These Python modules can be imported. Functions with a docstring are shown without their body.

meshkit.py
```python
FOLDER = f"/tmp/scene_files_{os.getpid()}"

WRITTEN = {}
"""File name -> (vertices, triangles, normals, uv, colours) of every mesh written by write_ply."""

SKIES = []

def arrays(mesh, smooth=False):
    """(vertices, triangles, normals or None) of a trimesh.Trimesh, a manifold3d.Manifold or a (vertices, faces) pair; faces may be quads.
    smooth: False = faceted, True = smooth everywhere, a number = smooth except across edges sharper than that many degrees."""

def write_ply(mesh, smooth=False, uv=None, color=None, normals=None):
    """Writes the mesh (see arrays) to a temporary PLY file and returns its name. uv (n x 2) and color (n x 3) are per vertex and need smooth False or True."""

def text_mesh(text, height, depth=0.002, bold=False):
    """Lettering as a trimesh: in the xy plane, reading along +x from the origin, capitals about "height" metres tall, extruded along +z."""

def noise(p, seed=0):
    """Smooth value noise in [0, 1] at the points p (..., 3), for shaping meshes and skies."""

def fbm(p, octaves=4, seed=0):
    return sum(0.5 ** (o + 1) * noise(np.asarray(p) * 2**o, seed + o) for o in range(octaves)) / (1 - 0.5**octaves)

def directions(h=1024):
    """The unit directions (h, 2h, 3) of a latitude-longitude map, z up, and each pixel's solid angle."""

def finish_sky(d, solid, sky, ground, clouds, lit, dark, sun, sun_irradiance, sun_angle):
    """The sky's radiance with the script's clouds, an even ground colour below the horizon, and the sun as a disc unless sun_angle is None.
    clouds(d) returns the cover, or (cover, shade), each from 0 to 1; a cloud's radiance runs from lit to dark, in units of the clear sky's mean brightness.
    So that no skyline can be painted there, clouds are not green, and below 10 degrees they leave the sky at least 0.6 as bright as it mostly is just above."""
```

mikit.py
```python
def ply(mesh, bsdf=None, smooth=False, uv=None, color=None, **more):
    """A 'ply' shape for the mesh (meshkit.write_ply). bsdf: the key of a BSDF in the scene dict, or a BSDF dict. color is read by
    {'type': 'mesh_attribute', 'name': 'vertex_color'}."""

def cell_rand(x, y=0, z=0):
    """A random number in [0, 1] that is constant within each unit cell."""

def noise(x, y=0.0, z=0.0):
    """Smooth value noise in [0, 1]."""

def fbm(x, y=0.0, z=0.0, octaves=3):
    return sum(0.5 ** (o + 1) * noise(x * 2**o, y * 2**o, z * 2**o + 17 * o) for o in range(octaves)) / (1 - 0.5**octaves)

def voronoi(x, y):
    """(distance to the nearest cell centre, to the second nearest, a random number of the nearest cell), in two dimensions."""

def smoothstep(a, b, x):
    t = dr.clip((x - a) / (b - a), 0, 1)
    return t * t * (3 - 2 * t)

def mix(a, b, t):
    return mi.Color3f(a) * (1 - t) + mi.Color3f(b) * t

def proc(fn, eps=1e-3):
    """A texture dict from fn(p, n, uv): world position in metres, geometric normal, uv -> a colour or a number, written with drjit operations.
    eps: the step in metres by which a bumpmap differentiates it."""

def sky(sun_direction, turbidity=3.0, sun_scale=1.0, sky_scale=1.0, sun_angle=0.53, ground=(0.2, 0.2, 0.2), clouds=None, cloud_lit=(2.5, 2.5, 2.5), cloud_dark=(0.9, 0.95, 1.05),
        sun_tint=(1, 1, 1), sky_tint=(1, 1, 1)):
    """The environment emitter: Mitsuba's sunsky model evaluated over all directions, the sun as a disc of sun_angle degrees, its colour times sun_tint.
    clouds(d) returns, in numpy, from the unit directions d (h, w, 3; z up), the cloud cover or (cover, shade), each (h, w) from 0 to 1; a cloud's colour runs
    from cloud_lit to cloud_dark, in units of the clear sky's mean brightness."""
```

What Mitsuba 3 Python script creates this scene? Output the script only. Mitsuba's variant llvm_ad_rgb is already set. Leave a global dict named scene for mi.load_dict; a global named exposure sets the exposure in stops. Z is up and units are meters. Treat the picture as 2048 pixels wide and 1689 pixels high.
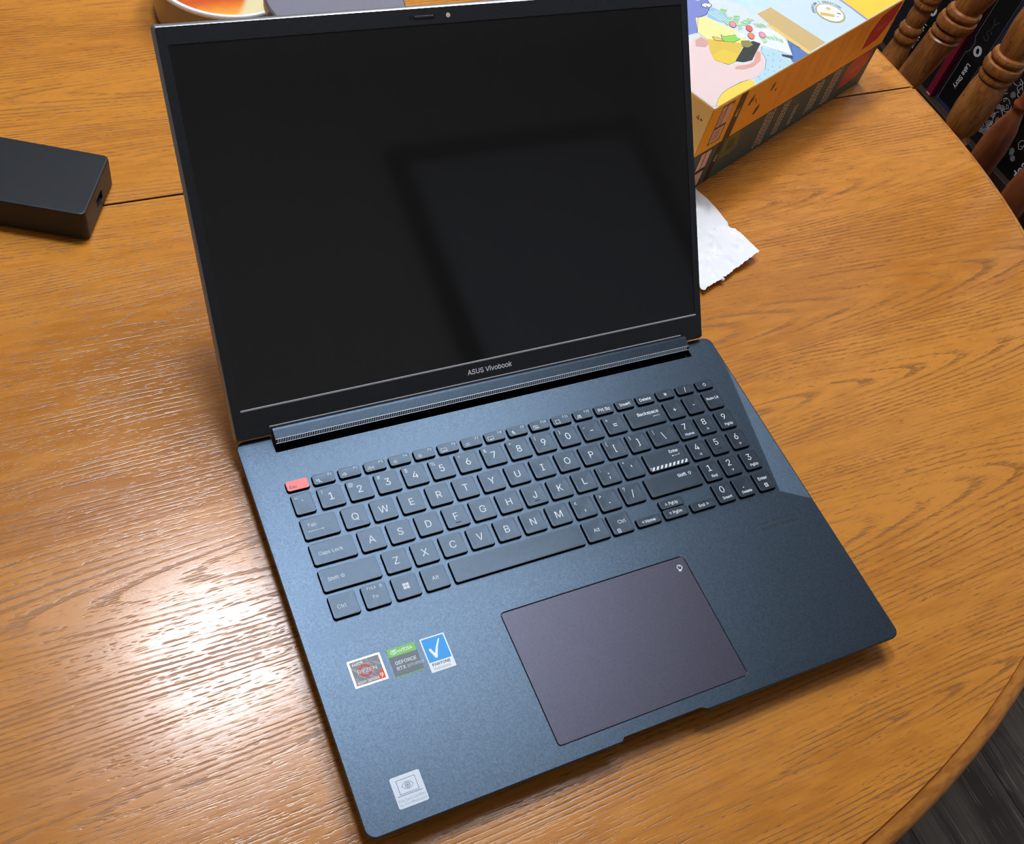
import math, random
import numpy as np, trimesh, mitsuba as mi, drjit as dr, mikit, meshkit
import manifold3d as m3
from shapely.geometry import Polygon, Point, LineString, box as sbox
from shapely import affinity
from shapely.ops import unary_union
from mikit import noise, fbm, cell_rand, smoothstep, mix

T = mi.ScalarTransform4f
scene, labels = {}, {}
exposure = -0.33
# ------------------------------------------------------------------ camera (lengths below are millimetres in the frame of the
# laptop: x along its front edge, y towards the hinge, z up from its deck; the deck lies 0.77 m above the floor)
ZD = 0.77
CAM = np.array([-87.55, -115.65, 570.64])
RIGHT = np.array([0.8997, -0.3918, 0.1923]); DOWN = np.array([-0.2249, -0.7938, -0.5650]); FWD = np.array([0.3740, 0.4651, -0.8024])


def w(p):
    p = np.asarray(p, float) / 1000.0
    return p + np.array([0, 0, ZD])


FOC = 2065.8
scene['camera'] = {
    'type': 'perspective', 'fov': math.degrees(2 * math.atan(1024 / FOC)), 'fov_axis': 'x',
    'to_world': T().look_at(origin=w(CAM).tolist(), target=w(CAM + FWD * 1000).tolist(), up=(-DOWN).tolist()),
    'principal_point_offset_x': -(1025.85 - 1024) / 2048, 'principal_point_offset_y': -(884.2 - 844.5) / 1689,
    'near_clip': 0.02, 'far_clip': 60.0}

# ------------------------------------------------------------------ light: a fluorescent light box and a round dome lamp on the ceiling
BOX_POS, BOX_SIZE, BOX_TURN = (713.0, 1061.0), (450.0, 1440.0), -0.35
BOX_RAD = (11.9, 12.4, 13.1)
DOME_POS, DOME_R = (72.0, 825.0), 130.0
DOME_RAD = (92.0, 99.0, 110.0)


# ------------------------------------------------------------------ materials
def C(r, g, b):
    f = lambda c: (c / 255 / 12.92) if c <= 10 else ((c / 255 + 0.055) / 1.055) ** 2.4
    return [f(r), f(g), f(b)]


def mat(name, d):
    scene[name] = d
    return name


def pr(rgb, rough=0.5, spec=0.5, metal=0.0, **k):
    d = {'type': 'principled', 'base_color': {'type': 'rgb', 'value': list(rgb)} if isinstance(rgb, (list, tuple)) else rgb,
         'roughness': rough, 'specular': spec, **k}
    if metal:
        d['metallic'] = metal
    return d


_flat = {}


def ink(r, g, b, rough=0.5):
    key = f'ink_{r}_{g}_{b}_{int(rough*100)}'
    if key not in _flat:
        _flat[key] = mat(key, {'type': 'twosided', 'bsdf': pr(C(r, g, b), rough, 0.4)})
    return key


SA, CA = math.sin(0.0203), math.cos(0.0203)


def oak_fields(p):
    u = (p.x - 0.16) * CA + (p.y - 0.519) * SA
    v = -(p.x - 0.16) * SA + (p.y - 0.519) * CA
    bw = 0.118
    b = dr.floor(v / bw + 0.37)
    r1, r2, r3 = cell_rand(b, 3, 1), cell_rand(b, 5, 2), cell_rand(b, 9, 4)
    vv = v - (b + 0.13) * bw + (r1 - 0.5) * 0.05
    wa = (noise(u * 3.2 + r2 * 40, v * 9, b * 3.1) - 0.5) * 0.015 + (noise(u * 11, v * 30 + 7, b * 1.7) - 0.5) * 0.0055
    uu = u + (r3 - 0.5) * 0.7
    rho = dr.sqrt(dr.square(vv + wa) + dr.square(0.055 * uu + (r2 - 0.5) * 0.02))
    q = rho / 0.0031 + 2.2 * noise(u * 3, v * 26, 3)
    t = q - dr.floor(q)
    e = smoothstep(0.0, 0.10, t) * (1 - smoothstep(0.22, 0.55, t)) * (0.35 + 0.65 * smoothstep(0.25, 0.7, noise(u * 7, v * 90, 8)))
    n1 = noise(u * 130 + 40 * noise(u * 9, v * 300, 1), v * 1700, 2)
    n2 = noise(u * 260, v * 2600, 9)
    pore = smoothstep(0.48, 0.74, n1 * 0.62 + n2 * 0.38 + 0.34 * e - 0.17)
    return u, v, b, r1, e, pore, n2, t


def oak_color(p, n, uv):
    u, v, b, r1, e, pore, n2, t = oak_fields(p)
    tone = fbm(u * 4 + r1 * 9, v * 14, b) * 0.5 + fbm(u * 40, v * 260, 5) * 0.5
    c = mix(mi.Color3f(0.595, 0.232, 0.030), mi.Color3f(0.45, 0.157, 0.017), smoothstep(0.28, 0.78, tone + 0.25 * (r1 - 0.5)))
    c = c * (1 - 0.11 * e)
    return mix(c, mi.Color3f(0.185, 0.062, 0.010), pore * 0.70)


def oak_bump(p, n, uv):
    u, v, b, r1, e, pore, n2, t = oak_fields(p)
    return 1.0 - pore * 0.9 - 0.25 * e + 0.10 * noise(u * 30, v * 90, 4)


def oak_rough(p, n, uv):
    u, v, b, r1, e, pore, n2, t = oak_fields(p)
    return 0.20 + 0.05 * noise(p.x * 60, p.y * 60, 2) + 0.17 * pore


mat('oak', {'type': 'bumpmap', 'arbitrary': mikit.proc(oak_bump, 2.0e-4), 'scale': 0.00007,
            'bsdf': pr(mikit.proc(oak_color), mikit.proc(oak_rough), 0.66)})
oak_edge = pr(mikit.proc(lambda p, n, uv: mix(mi.Color3f(0.52, 0.205, 0.034), mi.Color3f(0.37, 0.130, 0.020),
              smoothstep(0.3, 0.75, fbm(p.x * 90, p.y * 240, p.z * 500)))), 0.30, 0.5)
mat('oak_edge', oak_edge)


def chair_color(p, n, uv):
    g = fbm(p.x * 60, p.y * 60, p.z * 14) * 0.7 + 0.3 * noise(p.x * 700, p.y * 700, p.z * 60)
    sp = smoothstep(0.86, 0.93, noise(p.x * 420, p.y * 420, p.z * 260))
    c = mix(mi.Color3f(0.36, 0.135, 0.030), mi.Color3f(0.185, 0.058, 0.012), smoothstep(0.3, 0.72, g))
    return mix(c, mi.Color3f(0.05, 0.018, 0.006), sp * 0.7)


def chair_color_red(p, n, uv):
    g = fbm(p.x * 60, p.y * 60, p.z * 14)
    return mix(mi.Color3f(0.27, 0.075, 0.022), mi.Color3f(0.125, 0.030, 0.010), smoothstep(0.3, 0.72, g))


mat('chair_wood', pr(mikit.proc(chair_color), 0.26, 0.5))
mat('chair_wood_red', pr(mikit.proc(chair_color_red), 0.30, 0.5))


def floor_color(p, n, uv):
    b = dr.floor((p.x - 0.8201 + 1.75) / 0.175)
    g = fbm(p.x * 70 + 13 * cell_rand(b, 1, 1), p.y * 4 + 5 * cell_rand(b, 2, 2), b, 4)
    f = smoothstep(0.70, 0.90, noise(p.x * 900, p.y * 22, b))
    c = mix(mi.Color3f(0.105, 0.088, 0.076), mi.Color3f(0.048, 0.040, 0.035), smoothstep(0.32, 0.68, g))
    return mix(c, mi.Color3f(0.26, 0.23, 0.205), f * 0.5)


mat('vinyl_plank', pr(mikit.proc(floor_color), 0.42, 0.4))
mat('dark_gap', {'type': 'diffuse', 'reflectance': {'type': 'rgb', 'value': [0.006, 0.005, 0.004]}})
mat('wall_paint', {'type': 'twosided', 'bsdf': {'type': 'diffuse', 'reflectance': {'type': 'rgb', 'value': [0.63, 0.615, 0.59]}}})
mat('ceiling_paint', {'type': 'twosided', 'bsdf': {'type': 'diffuse', 'reflectance': {'type': 'rgb', 'value': [0.84, 0.84, 0.84]}}})
mat('door_paint', pr([0.52, 0.60, 0.70], 0.4, 0.4))
mat('dark_trim', pr([0.075, 0.055, 0.042], 0.4, 0.4))


def grain(rgb, amp, freq):
    def fn(p, n, uv):
        k = 1 + amp * (noise(p.x * freq, p.y * freq, p.z * freq) - 0.5)
        return mi.Color3f(*rgb) * k
    return mikit.proc(fn)


mat('deck_paint', pr(grain([0.052, 0.074, 0.102], 0.4, 1700), 0.374, 0.5, 0.95, spec_tint=1.0))
mat('key_paint', pr(grain([0.042, 0.056, 0.073], 0.25, 2200), 0.374, 0.42, 0.92, spec_tint=1.0))
mat('pad_paint', pr(grain([0.060, 0.060, 0.082], 0.3, 2200), 0.40, 0.4, 0.85, spec_tint=1.0))
mat('esc_paint', pr(C(250, 130, 128), 0.5, 0.4))
mat('shade_and_bar_black', pr([0.006, 0.008, 0.012], 0.55, 0.3))  # shade put into the colour of the key sides; also colours the home bars
mat('legend_white', pr([0.72, 0.76, 0.80], 0.5, 0.3))
mat('legend_gray', pr([0.36, 0.39, 0.42], 0.5, 0.3))
mat('lid_metal', pr([0.33, 0.34, 0.35], 0.34, 0.5, 0.9))
mat('shell_paint', pr([0.035, 0.042, 0.052], 0.42, 0.5, 0.1))
mat('bezel_plastic', pr(grain([0.0135, 0.0155, 0.0190], 0.4, 1500), 0.42, 0.42))
mat('screen_glass', pr([0.0120, 0.0120, 0.0122], 0.06, 0.5))
mat('black_plastic', pr(grain([0.016, 0.018, 0.022], 0.3, 900), 0.40, 0.42))
mat('vent_black', pr([0.006, 0.006, 0.008], 0.5, 0.3))
mat('strip_gray', pr([0.33, 0.33, 0.35], 0.45, 0.4))
mat('stripe_silver', pr([0.40, 0.46, 0.52], 0.35, 0.5, 0.3))
mat('rim_metal', pr([0.80, 0.84, 0.90], 0.22, 0.5, 0.95))
mat('print_dark', pr([0.012, 0.013, 0.016], 0.5, 0.3))
mat('lens_glass', pr([0.62, 0.52, 0.38], 0.25, 0.5))
mat('adapter_plastic', {'type': 'bumpmap', 'arbitrary': mikit.proc(lambda p, n, uv: noise(p.x * 2600, p.y * 2600, p.z * 2600), 2e-4), 'scale': 0.00004,
                        'bsdf': pr([0.013, 0.016, 0.020], 0.46, 0.35)})
mat('foil_sticker', pr([0.62, 0.66, 0.70], 0.32, 0.5, 0.7))
mat('tissue', {'type': 'bumpmap', 'arbitrary': mikit.proc(lambda p, n, uv: noise(p.x * 900, p.y * 900, 1) + 0.6 * noise(p.x * 350, p.y * 350, 5), 3e-4), 'scale': 0.00022,
               'bsdf': {'type': 'twosided', 'bsdf': pr([0.84, 0.855, 0.88], 0.8, 0.2)}})
mat('tub_plastic', {'type': 'twosided', 'bsdf': pr([0.30, 0.25, 0.17], 0.25, 0.5)})
mat('gray_lid', pr(grain([0.082, 0.077, 0.078], 0.25, 60), 0.30, 0.5))
mat('gray_rim', pr([0.20, 0.20, 0.24], 0.25, 0.5))
mat('board_orange', pr(C(248, 166, 44), 0.42, 0.35))
mat('board_gold', pr(C(252, 222, 140), 0.42, 0.35))
mat('board_teal', pr(C(56, 82, 84), 0.45, 0.35))
mat('board_top', pr(C(196, 214, 224), 0.30, 0.45))
mat('page_paper', pr([0.60, 0.55, 0.48], 0.8, 0.1))
mat('lamp_frame', pr([0.7, 0.7, 0.7], 0.4, 0.5))
mat('lamp_glow', {'type': 'diffuse', 'reflectance': {'type': 'rgb', 'value': [0.8, 0.8, 0.8]}})


# ------------------------------------------------------------------ mesh helpers (mm)
def tm(v, f):
    m = trimesh.Trimesh(np.asarray(v, float), np.asarray(f, int), process=False)
    if m.volume < 0:
        m.invert()
    return m


def loft(rings):
    """Closed solid through rings of equal length (each n x 3), capped by fans."""
    n = len(rings[0]); v = np.vstack(rings); f = []
    i = np.arange(n); j = (i + 1) % n
    for k in range(len(rings) - 1):
        a, b = k * n, (k + 1) * n
        f += np.stack([a + i, a + j, b + j], 1).tolist() + np.stack([a + i, b + j, b + i], 1).tolist()
    c0, c1 = len(v), len(v) + 1
    v = np.vstack([v, rings[0].mean(0), rings[-1].mean(0)])
    e = (len(rings) - 1) * n
    f += np.stack([i * 0 + c0, j, i], 1).tolist() + np.stack([i * 0 + c1, e + i, e + j], 1).tolist()
    return tm(v, f)


def rr(x0, x1, y0, y1, r, n=4):
    r = min(r, (x1 - x0) / 2 - 1e-6, (y1 - y0) / 2 - 1e-6)
    out = []
    for cx, cy, a0 in ((x1 - r, y0 + r, -90), (x1 - r, y1 - r, 0), (x0 + r, y1 - r, 90), (x0 + r, y0 + r, 180)):
        for k in range(n + 1):
            a = math.radians(a0 + 90 * k / n)
            out.append((cx + r * math.cos(a), cy + r * math.sin(a)))
    return np.array(out)


def rr3(x0, x1, y0, y1, r, z, n=4):
    o = rr(x0, x1, y0, y1, r, n)
    return np.c_[o, np.full(len(o), z)]


def slab(x0, x1, y0, y1, z0, z1, r=1.0, c=0.3, n=4):
    return loft([rr3(x0 + c, x1 - c, y0 + c, y1 - c, max(r - c, .01), z0, n), rr3(x0, x1, y0, y1, r, z0 + c, n),
                 rr3(x0, x1, y0, y1, r, z1 - c, n), rr3(x0 + c, x1 - c, y0 + c, y1 - c, max(r - c, .01), z1, n)])


def ext(poly, z0, z1):
    """Extrude a shapely polygon or a list of points or a multipolygon between two heights."""
    if isinstance(poly, (list, tuple, np.ndarray)):
        poly = Polygon(poly)
    if not poly.is_valid:
        poly = poly.buffer(0)
    gs = [g for g in getattr(poly, 'geoms', [poly]) if g.area > 1e-6]
    ms = []
    for g in gs:
        m = trimesh.creation.extrude_polygon(g, z1 - z0, engine='earcut'); m.apply_translation([0, 0, z0]); ms.append(m)
    return trimesh.util.concatenate(ms)


def stroke(pts, wd, cap=1):
    return LineString(pts).buffer(wd / 2, cap_style=cap, quad_segs=3)


def lathe(profile, n=28):
    """profile: list of (radius, z) bottom to top; solid about z."""
    a = np.arange(n) * 2 * np.pi / n
    return loft([np.c_[max(r, .01) * np.cos(a), max(r, .01) * np.sin(a), np.full(n, z)] for r, z in profile])


_text = {}


def text(s, h, x=0, y=0, a='c', depth=0.04, bold=False, rot=0, sx=1.0):
    """Lettering lying flat at z 0..depth; h capital height; vertically centred on y."""
    k = (s, bold)
    if k not in _text:
        _text[k] = meshkit.text_mesh(s, 1.0, 1.0, bold)
    m = _text[k].copy()
    m.apply_scale([h * sx, h, depth])
    x0, x1 = m.bounds[0][0], m.bounds[1][0]
    m.apply_translation([{'c': -(x0 + x1) / 2, 'l': -x0, 'r': -x1}[a], -h / 2, 0])
    if rot:
        m.apply_transform(trimesh.transformations.rotation_matrix(math.radians(rot), [0, 0, 1]))
    m.apply_translation([x, y, 0])
    return m


def cat(ms):
    return trimesh.util.concatenate(ms) if len(ms) > 1 else ms[0]


def moved(m, M):
    m = m.copy(); m.apply_transform(M); return m


def frame(origin, X, Y, Z):
    M = np.eye(4); M[:3, 0], M[:3, 1], M[:3, 2], M[:3, 3] = X, Y, Z, origin
    return M


MM = T().translate([0, 0, ZD]).scale(0.001)
_taken = {}


def numbered(name):
    k = _taken.get(name, 0); _taken[name] = k + 1
    return name if k == 0 else f'{name}_{k:03d}'


def obj(name, mesh, m, parent=None, smooth=30, label=None, category=None, group=None, kind=None, M=None, uv=None, **more):
    key = numbered(f'{parent}__{name}' if parent else name)
    if not isinstance(mesh, dict):
        mesh = mikit.ply(mesh, m, smooth=smooth, uv=uv, **more)
    else:
        mesh = dict(mesh)
    mesh['to_world'] = MM @ T(M.tolist()) if M is not None else MM
    scene[key] = mesh
    tag(key, label, category, group, kind)
    return key


def tag(key, label=None, category=None, group=None, kind=None):
    d = {k: v for k, v in dict(label=label, category=category, group=group, kind=kind).items() if v}
    if d:
        labels[key] = {**labels.get(key, {}), **d}


def thing(name, label, category, group=None):
    key = numbered(name)
    tag(key, label, category, group)
    return key


def from_manifold(m):
    o = m.to_mesh()
    return trimesh.Trimesh(np.array(o.vert_properties[:, :3]), np.array(o.tri_verts), process=False)


def to_manifold(m):
    m = m.copy(); m.merge_vertices()
    return m3.Manifold(m3.Mesh(np.asarray(m.vertices, np.float32), np.asarray(m.faces, np.uint32)))


ZT, ZF, ZC = -20.0, -770.0, 1640.0          # table top, floor, ceiling in the laptop frame
# ------------------------------------------------------------------ the setting
X0, X1, Y0, Y1 = -2200.0, 1620.0, -1300.0, 3000.0


def wall(name, a, b, c, d):
    obj(name, slab(a, b, c, d, ZF, ZC, 1, .4, 1), 'wall_paint', smooth=False, kind='structure')


wall('wall_left', X0 - 100, X0, Y0 - 100, Y1 + 100)
wall('wall_right', X1, X1 + 100, Y0 - 100, Y1 + 100)
wall('wall_back', X0, X1, Y1, Y1 + 100)
wall('wall_front', X0, X1, Y0 - 100, Y0)
obj('ceiling', slab(X0, X1, Y0, Y1, ZC, ZC + 60, 1, .4, 1), 'ceiling_paint', smooth=False, kind='structure')
obj('floor', slab(X0, X1, Y0, Y1, ZF - 40, ZF - 5, 1, .4, 1), 'dark_gap', smooth=False, kind='structure')
random.seed(4)
px0 = 820.1 - 175 * 17
for i in range(30):
    xa, xb = max(px0 + i * 175 + .5, X0 + 1), min(px0 + i * 175 + 174.5, X1 - 1)
    if xb - xa < 20:
        continue
    y = Y0 + 1 - random.uniform(0, 1100)
    while y < Y1:
        ya, yb = max(y, Y0 + 1), min(y + 1219, Y1 - 1)
        if yb - ya > 20:
            obj('plank', slab(xa, xb, ya, yb, ZF - 5, ZF, .5, .4, 1), 'vinyl_plank', 'floor', smooth=False)
        y += 1220
# a door with dark casing in the wall behind the photographer (mirrored faintly in the screen)
obj('door_1', slab(850, 1530, Y0, Y0 + 18, ZF + 5, 1330, 1, .4, 1), 'door_paint', smooth=False, kind='structure')
for a, b, c, d in ((800, 850, ZF, 1380), (1530, 1580, ZF, 1380), (850, 1530, 1330, 1380)):
    obj('casing', slab(a, b, Y0, Y0 + 30, c, d, 1, .4, 1), 'dark_trim', 'door_1', smooth=False)
obj('door_handle', moved(lathe([(4, 0), (9, 4), (9, 20), (24, 30), (27, 44), (20, 56), (4, 60)]), trimesh.transformations.rotation_matrix(-math.pi / 2, [1, 0, 0], [0, 0, 0]) @ np.eye(4)),
    'rim_metal', 'door_1', M=trimesh.transformations.translation_matrix([910, Y0 + 18, 200]))

# the light box and the round lamp on the ceiling
lamp = thing('ceiling_light', 'long white fluorescent light box on the ceiling above the table', 'ceiling light')
lx, ly = BOX_POS
lampM = trimesh.transformations.translation_matrix([lx, ly, 0]) @ trimesh.transformations.rotation_matrix(BOX_TURN, [0, 0, 1])
hx, hy = BOX_SIZE[0] / 2, BOX_SIZE[1] / 2
obj('housing', ext(sbox(-hx - 18, -hy - 18, hx + 18, hy + 18).difference(sbox(-hx, -hy, hx, hy)), ZC - 90, ZC), 'lamp_frame', lamp, smooth=False, M=lampM)
obj('diffuser', trimesh.Trimesh([(-hx, -hy, ZC - 80), (hx, -hy, ZC - 80), (hx, hy, ZC - 80), (-hx, hy, ZC - 80)], [(0, 2, 1), (0, 3, 2)], process=False), 'lamp_glow', lamp, smooth=False, M=lampM,
    emitter={'type': 'area', 'radiance': {'type': 'rgb', 'value': list(BOX_RAD)}})
dome = thing('dome_lamp', 'round white glass dome lamp on the ceiling beside the light box', 'lamp')
domeM = trimesh.transformations.translation_matrix([*DOME_POS, 0])
obj('base', lathe([(DOME_R + 8, ZC - 34), (DOME_R + 14, ZC - 28), (DOME_R + 14, ZC)], 40), 'lamp_frame', dome, M=domeM)
obj('glass_dome', lathe([(max(DOME_R * math.cos(t), .5), ZC - 34 + 46 * math.sin(t)) for t in np.linspace(-math.pi / 2, 0, 9)], 40), 'lamp_glow', dome, smooth=True, M=domeM,
    emitter={'type': 'area', 'radiance': {'type': 'rgb', 'value': list(DOME_RAD)}})

# ------------------------------------------------------------------ the table: two half-round tops with a leaf between
TC = np.array([51.3, 519.0]); TR = 743.9; TB = 639.1; TN = 2.29; ANG = 0.0203
tableM = trimesh.transformations.translation_matrix([TC[0], TC[1], ZT]) @ trimesh.transformations.rotation_matrix(ANG, [0, 0, 1])
prof = [(0.0, 0.0), (0.25, -0.5), (0.4, -2.6), (1.9, -2.9), (2.3, -1.5), (3.2, -1.9)] + [(3.2 + 10 * math.sin(t), -2.1 - 10 * (1 - math.cos(t))) for t in np.linspace(0.14, math.pi / 2, 9)] + [(13.2, -22.0), (10.0, -27.0)]


def half_top():
    """The near half disc: flat top, then a stepped and rounded edge; local frame, seam along y = 0, round side towards -y."""
    th = np.linspace(-math.pi, 0, 73)
    ct, st = np.cos(th), np.sin(th)
    ox = TR * np.sign(ct) * np.abs(ct) ** (2 / TN); oy = -TB * np.abs(st) ** (2 / TN)
    gx = np.sign(ox) * np.abs(ox / TR) ** (TN - 1) / TR; gy = -np.abs(oy / TB) ** (TN - 1) / TB
    gl = np.hypot(gx, gy)
    rings = [np.c_[ox + r * gx / gl, oy + r * gy / gl - 1.5, np.full(len(th), z)] for r, z in prof]
    top = ext(Polygon(np.vstack([rings[0][:, :2]])), -1, 0)
    keep = top.triangles_center[:, 2] > -1e-6
    flat = trimesh.Trimesh(top.vertices, top.faces[keep], process=False)
    n = len(th); v = np.vstack(rings); f = []
    for k in range(len(rings) - 1):
        for i in range(n - 1):
            q = (k * n + i, k * n + i + 1, (k + 1) * n + i + 1, (k + 1) * n + i)
            f += [(q[0], q[2], q[1]), (q[0], q[3], q[2])]
    edge = trimesh.Trimesh(v, f, process=False)
    bot = trimesh.Trimesh(np.vstack([rings[-1]]), [(i, 0, i + 1) for i in range(1, n - 1)], process=False)
    xs = TR + prof[-1][0]
    seam = trimesh.Trimesh([(-TR, -1.5, 0), (TR, -1.5, 0), (xs, -1.5, -27), (-xs, -1.5, -27)], [(0, 2, 1), (0, 3, 2)], process=False)
    return flat, cat([edge, bot, seam])


table = thing('dining_table', 'round extending oak dining table under the laptop with a stepped rounded edge', 'table')
flat, edge = half_top()
if flat.face_normals[:, 2].mean() < 0:
    flat.invert()
c = edge.triangles_center - np.array([0, -200, -12])
if (edge.face_normals * c).sum() < 0:
    edge.invert()


def uvxy(m):
    return np.asarray(m.vertices)[:, :2] * 0.001


for k in range(2):
    M = tableM if k == 0 else tableM @ trimesh.transformations.translation_matrix([0, 306, 0]) @ trimesh.transformations.rotation_matrix(math.pi, [0, 0, 1])
    half = obj('tabletop', flat, 'oak', table, smooth=False, M=M, uv=uvxy(flat))
    obj('edge', edge, 'oak_edge', half, smooth=35, M=M)
LW = 304.0


def leaf_meshes():
    xs = [(TR + r, z) for r, z in prof]
    fl = trimesh.Trimesh([(-TR, 1.0, 0), (TR, 1.0, 0), (TR, LW - 1, 0), (-TR, LW - 1, 0)], [(0, 1, 2), (0, 2, 3)], process=False)
    sec = [(-x, z) for x, z in xs[::-1]] + xs
    v, f = [], []
    for y in (1.0, LW):
        v += [(x, y, z - (1.0 if abs(x) <= TR else 0) * 0) for x, z in sec]
    n = len(sec)
    for i in range(n):
        j = (i + 1) % n
        if i == n // 2 - 1:
            continue
        f += [(i, j, n + j), (i, n + j, n + i)]
    body = trimesh.Trimesh(v, f, process=False)
    v2 = [(-TR, .6, -0.4), (TR, .6, -0.4), (TR, 1.0, 0), (-TR, 1.0, 0), (-TR - 10, .6, -27), (TR + 10, .6, -27)]
    fr = trimesh.Trimesh(v2, [(0, 1, 2), (0, 2, 3), (4, 5, 1), (4, 1, 0)], process=False)
    return fl, cat([body, fr])


fl, lb = leaf_meshes()
leaf = obj('leaf', fl, 'oak', table, smooth=False, M=tableM, uv=uvxy(fl))
obj('edge', lb, {'type': 'twosided', 'bsdf': oak_edge}, leaf, smooth=35, M=tableM)
obj('apron', cat([loft([rr3(-430, 430, -430, 736, 420, z, 10) for z in (-120, -27)])]), 'chair_wood', table, M=tableM)
obj('pedestal', lathe([(150, ZF - ZT + 60), (160, ZF - ZT + 110), (95, -560), (75, -400), (120, -260), (90, -180), (160, -120)], 32), 'chair_wood', table,
    M=tableM @ trimesh.transformations.translation_matrix([0, 153, 0]))
for k in range(4):
    an = math.radians(45 + 90 * k)
    leg = cat([loft([np.array([[x, -34, z0], [x, 34, z0], [x, 34, z1], [x, -34, z1]], float) for x, z0, z1 in
                     ((90, ZF - ZT + 60, ZF - ZT + 200), (250, ZF - ZT + 60, ZF - ZT + 160), (420, ZF - ZT + 10, ZF - ZT + 80), (470, ZF - ZT, ZF - ZT + 45))])])
    obj('foot', leg, 'chair_wood', table, smooth=False, M=tableM @ trimesh.transformations.translation_matrix([0, 153, 0]) @ trimesh.transformations.rotation_matrix(an, [0, 0, 1]))

# ------------------------------------------------------------------ the laptop
lap = thing('laptop', 'open dark gray laptop with a coral Esc key on the table', 'laptop')
W, D = 369.4, 264.3
SLOPE = 0.020


def tray_z(y):
    return -SLOPE * (246.0 - y)


def keypos(x, y):
    """Key tops lie on the sunken tray: keep the place over which they stand when seen at their true height."""
    k = (tray_z(y) + 2.2 - 0.5) / -570.1
    return x + k * (x - CAM[0]), y + k * (y - CAM[1])


R1 = [39.1 + 17.35 * i for i in range(12)]
KEYS = []           # x0, x1, y0, y1, legends, paint
FN, NR, QR, AR, ZR, BR = (219.2, 226.7), (201.0, 216.2), (182.3, 197.5), (163.8, 178.9), (145.0, 160.2), (126.5, 141.7)
num_top, num_bot = '~!@#$%^&*()_+', '`1234567890-='


def icon_ring(x, y, r, wd):
    return Point(x, y).buffer(r, quad_segs=6).difference(Point(x, y).buffer(r - wd, quad_segs=6))


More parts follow.
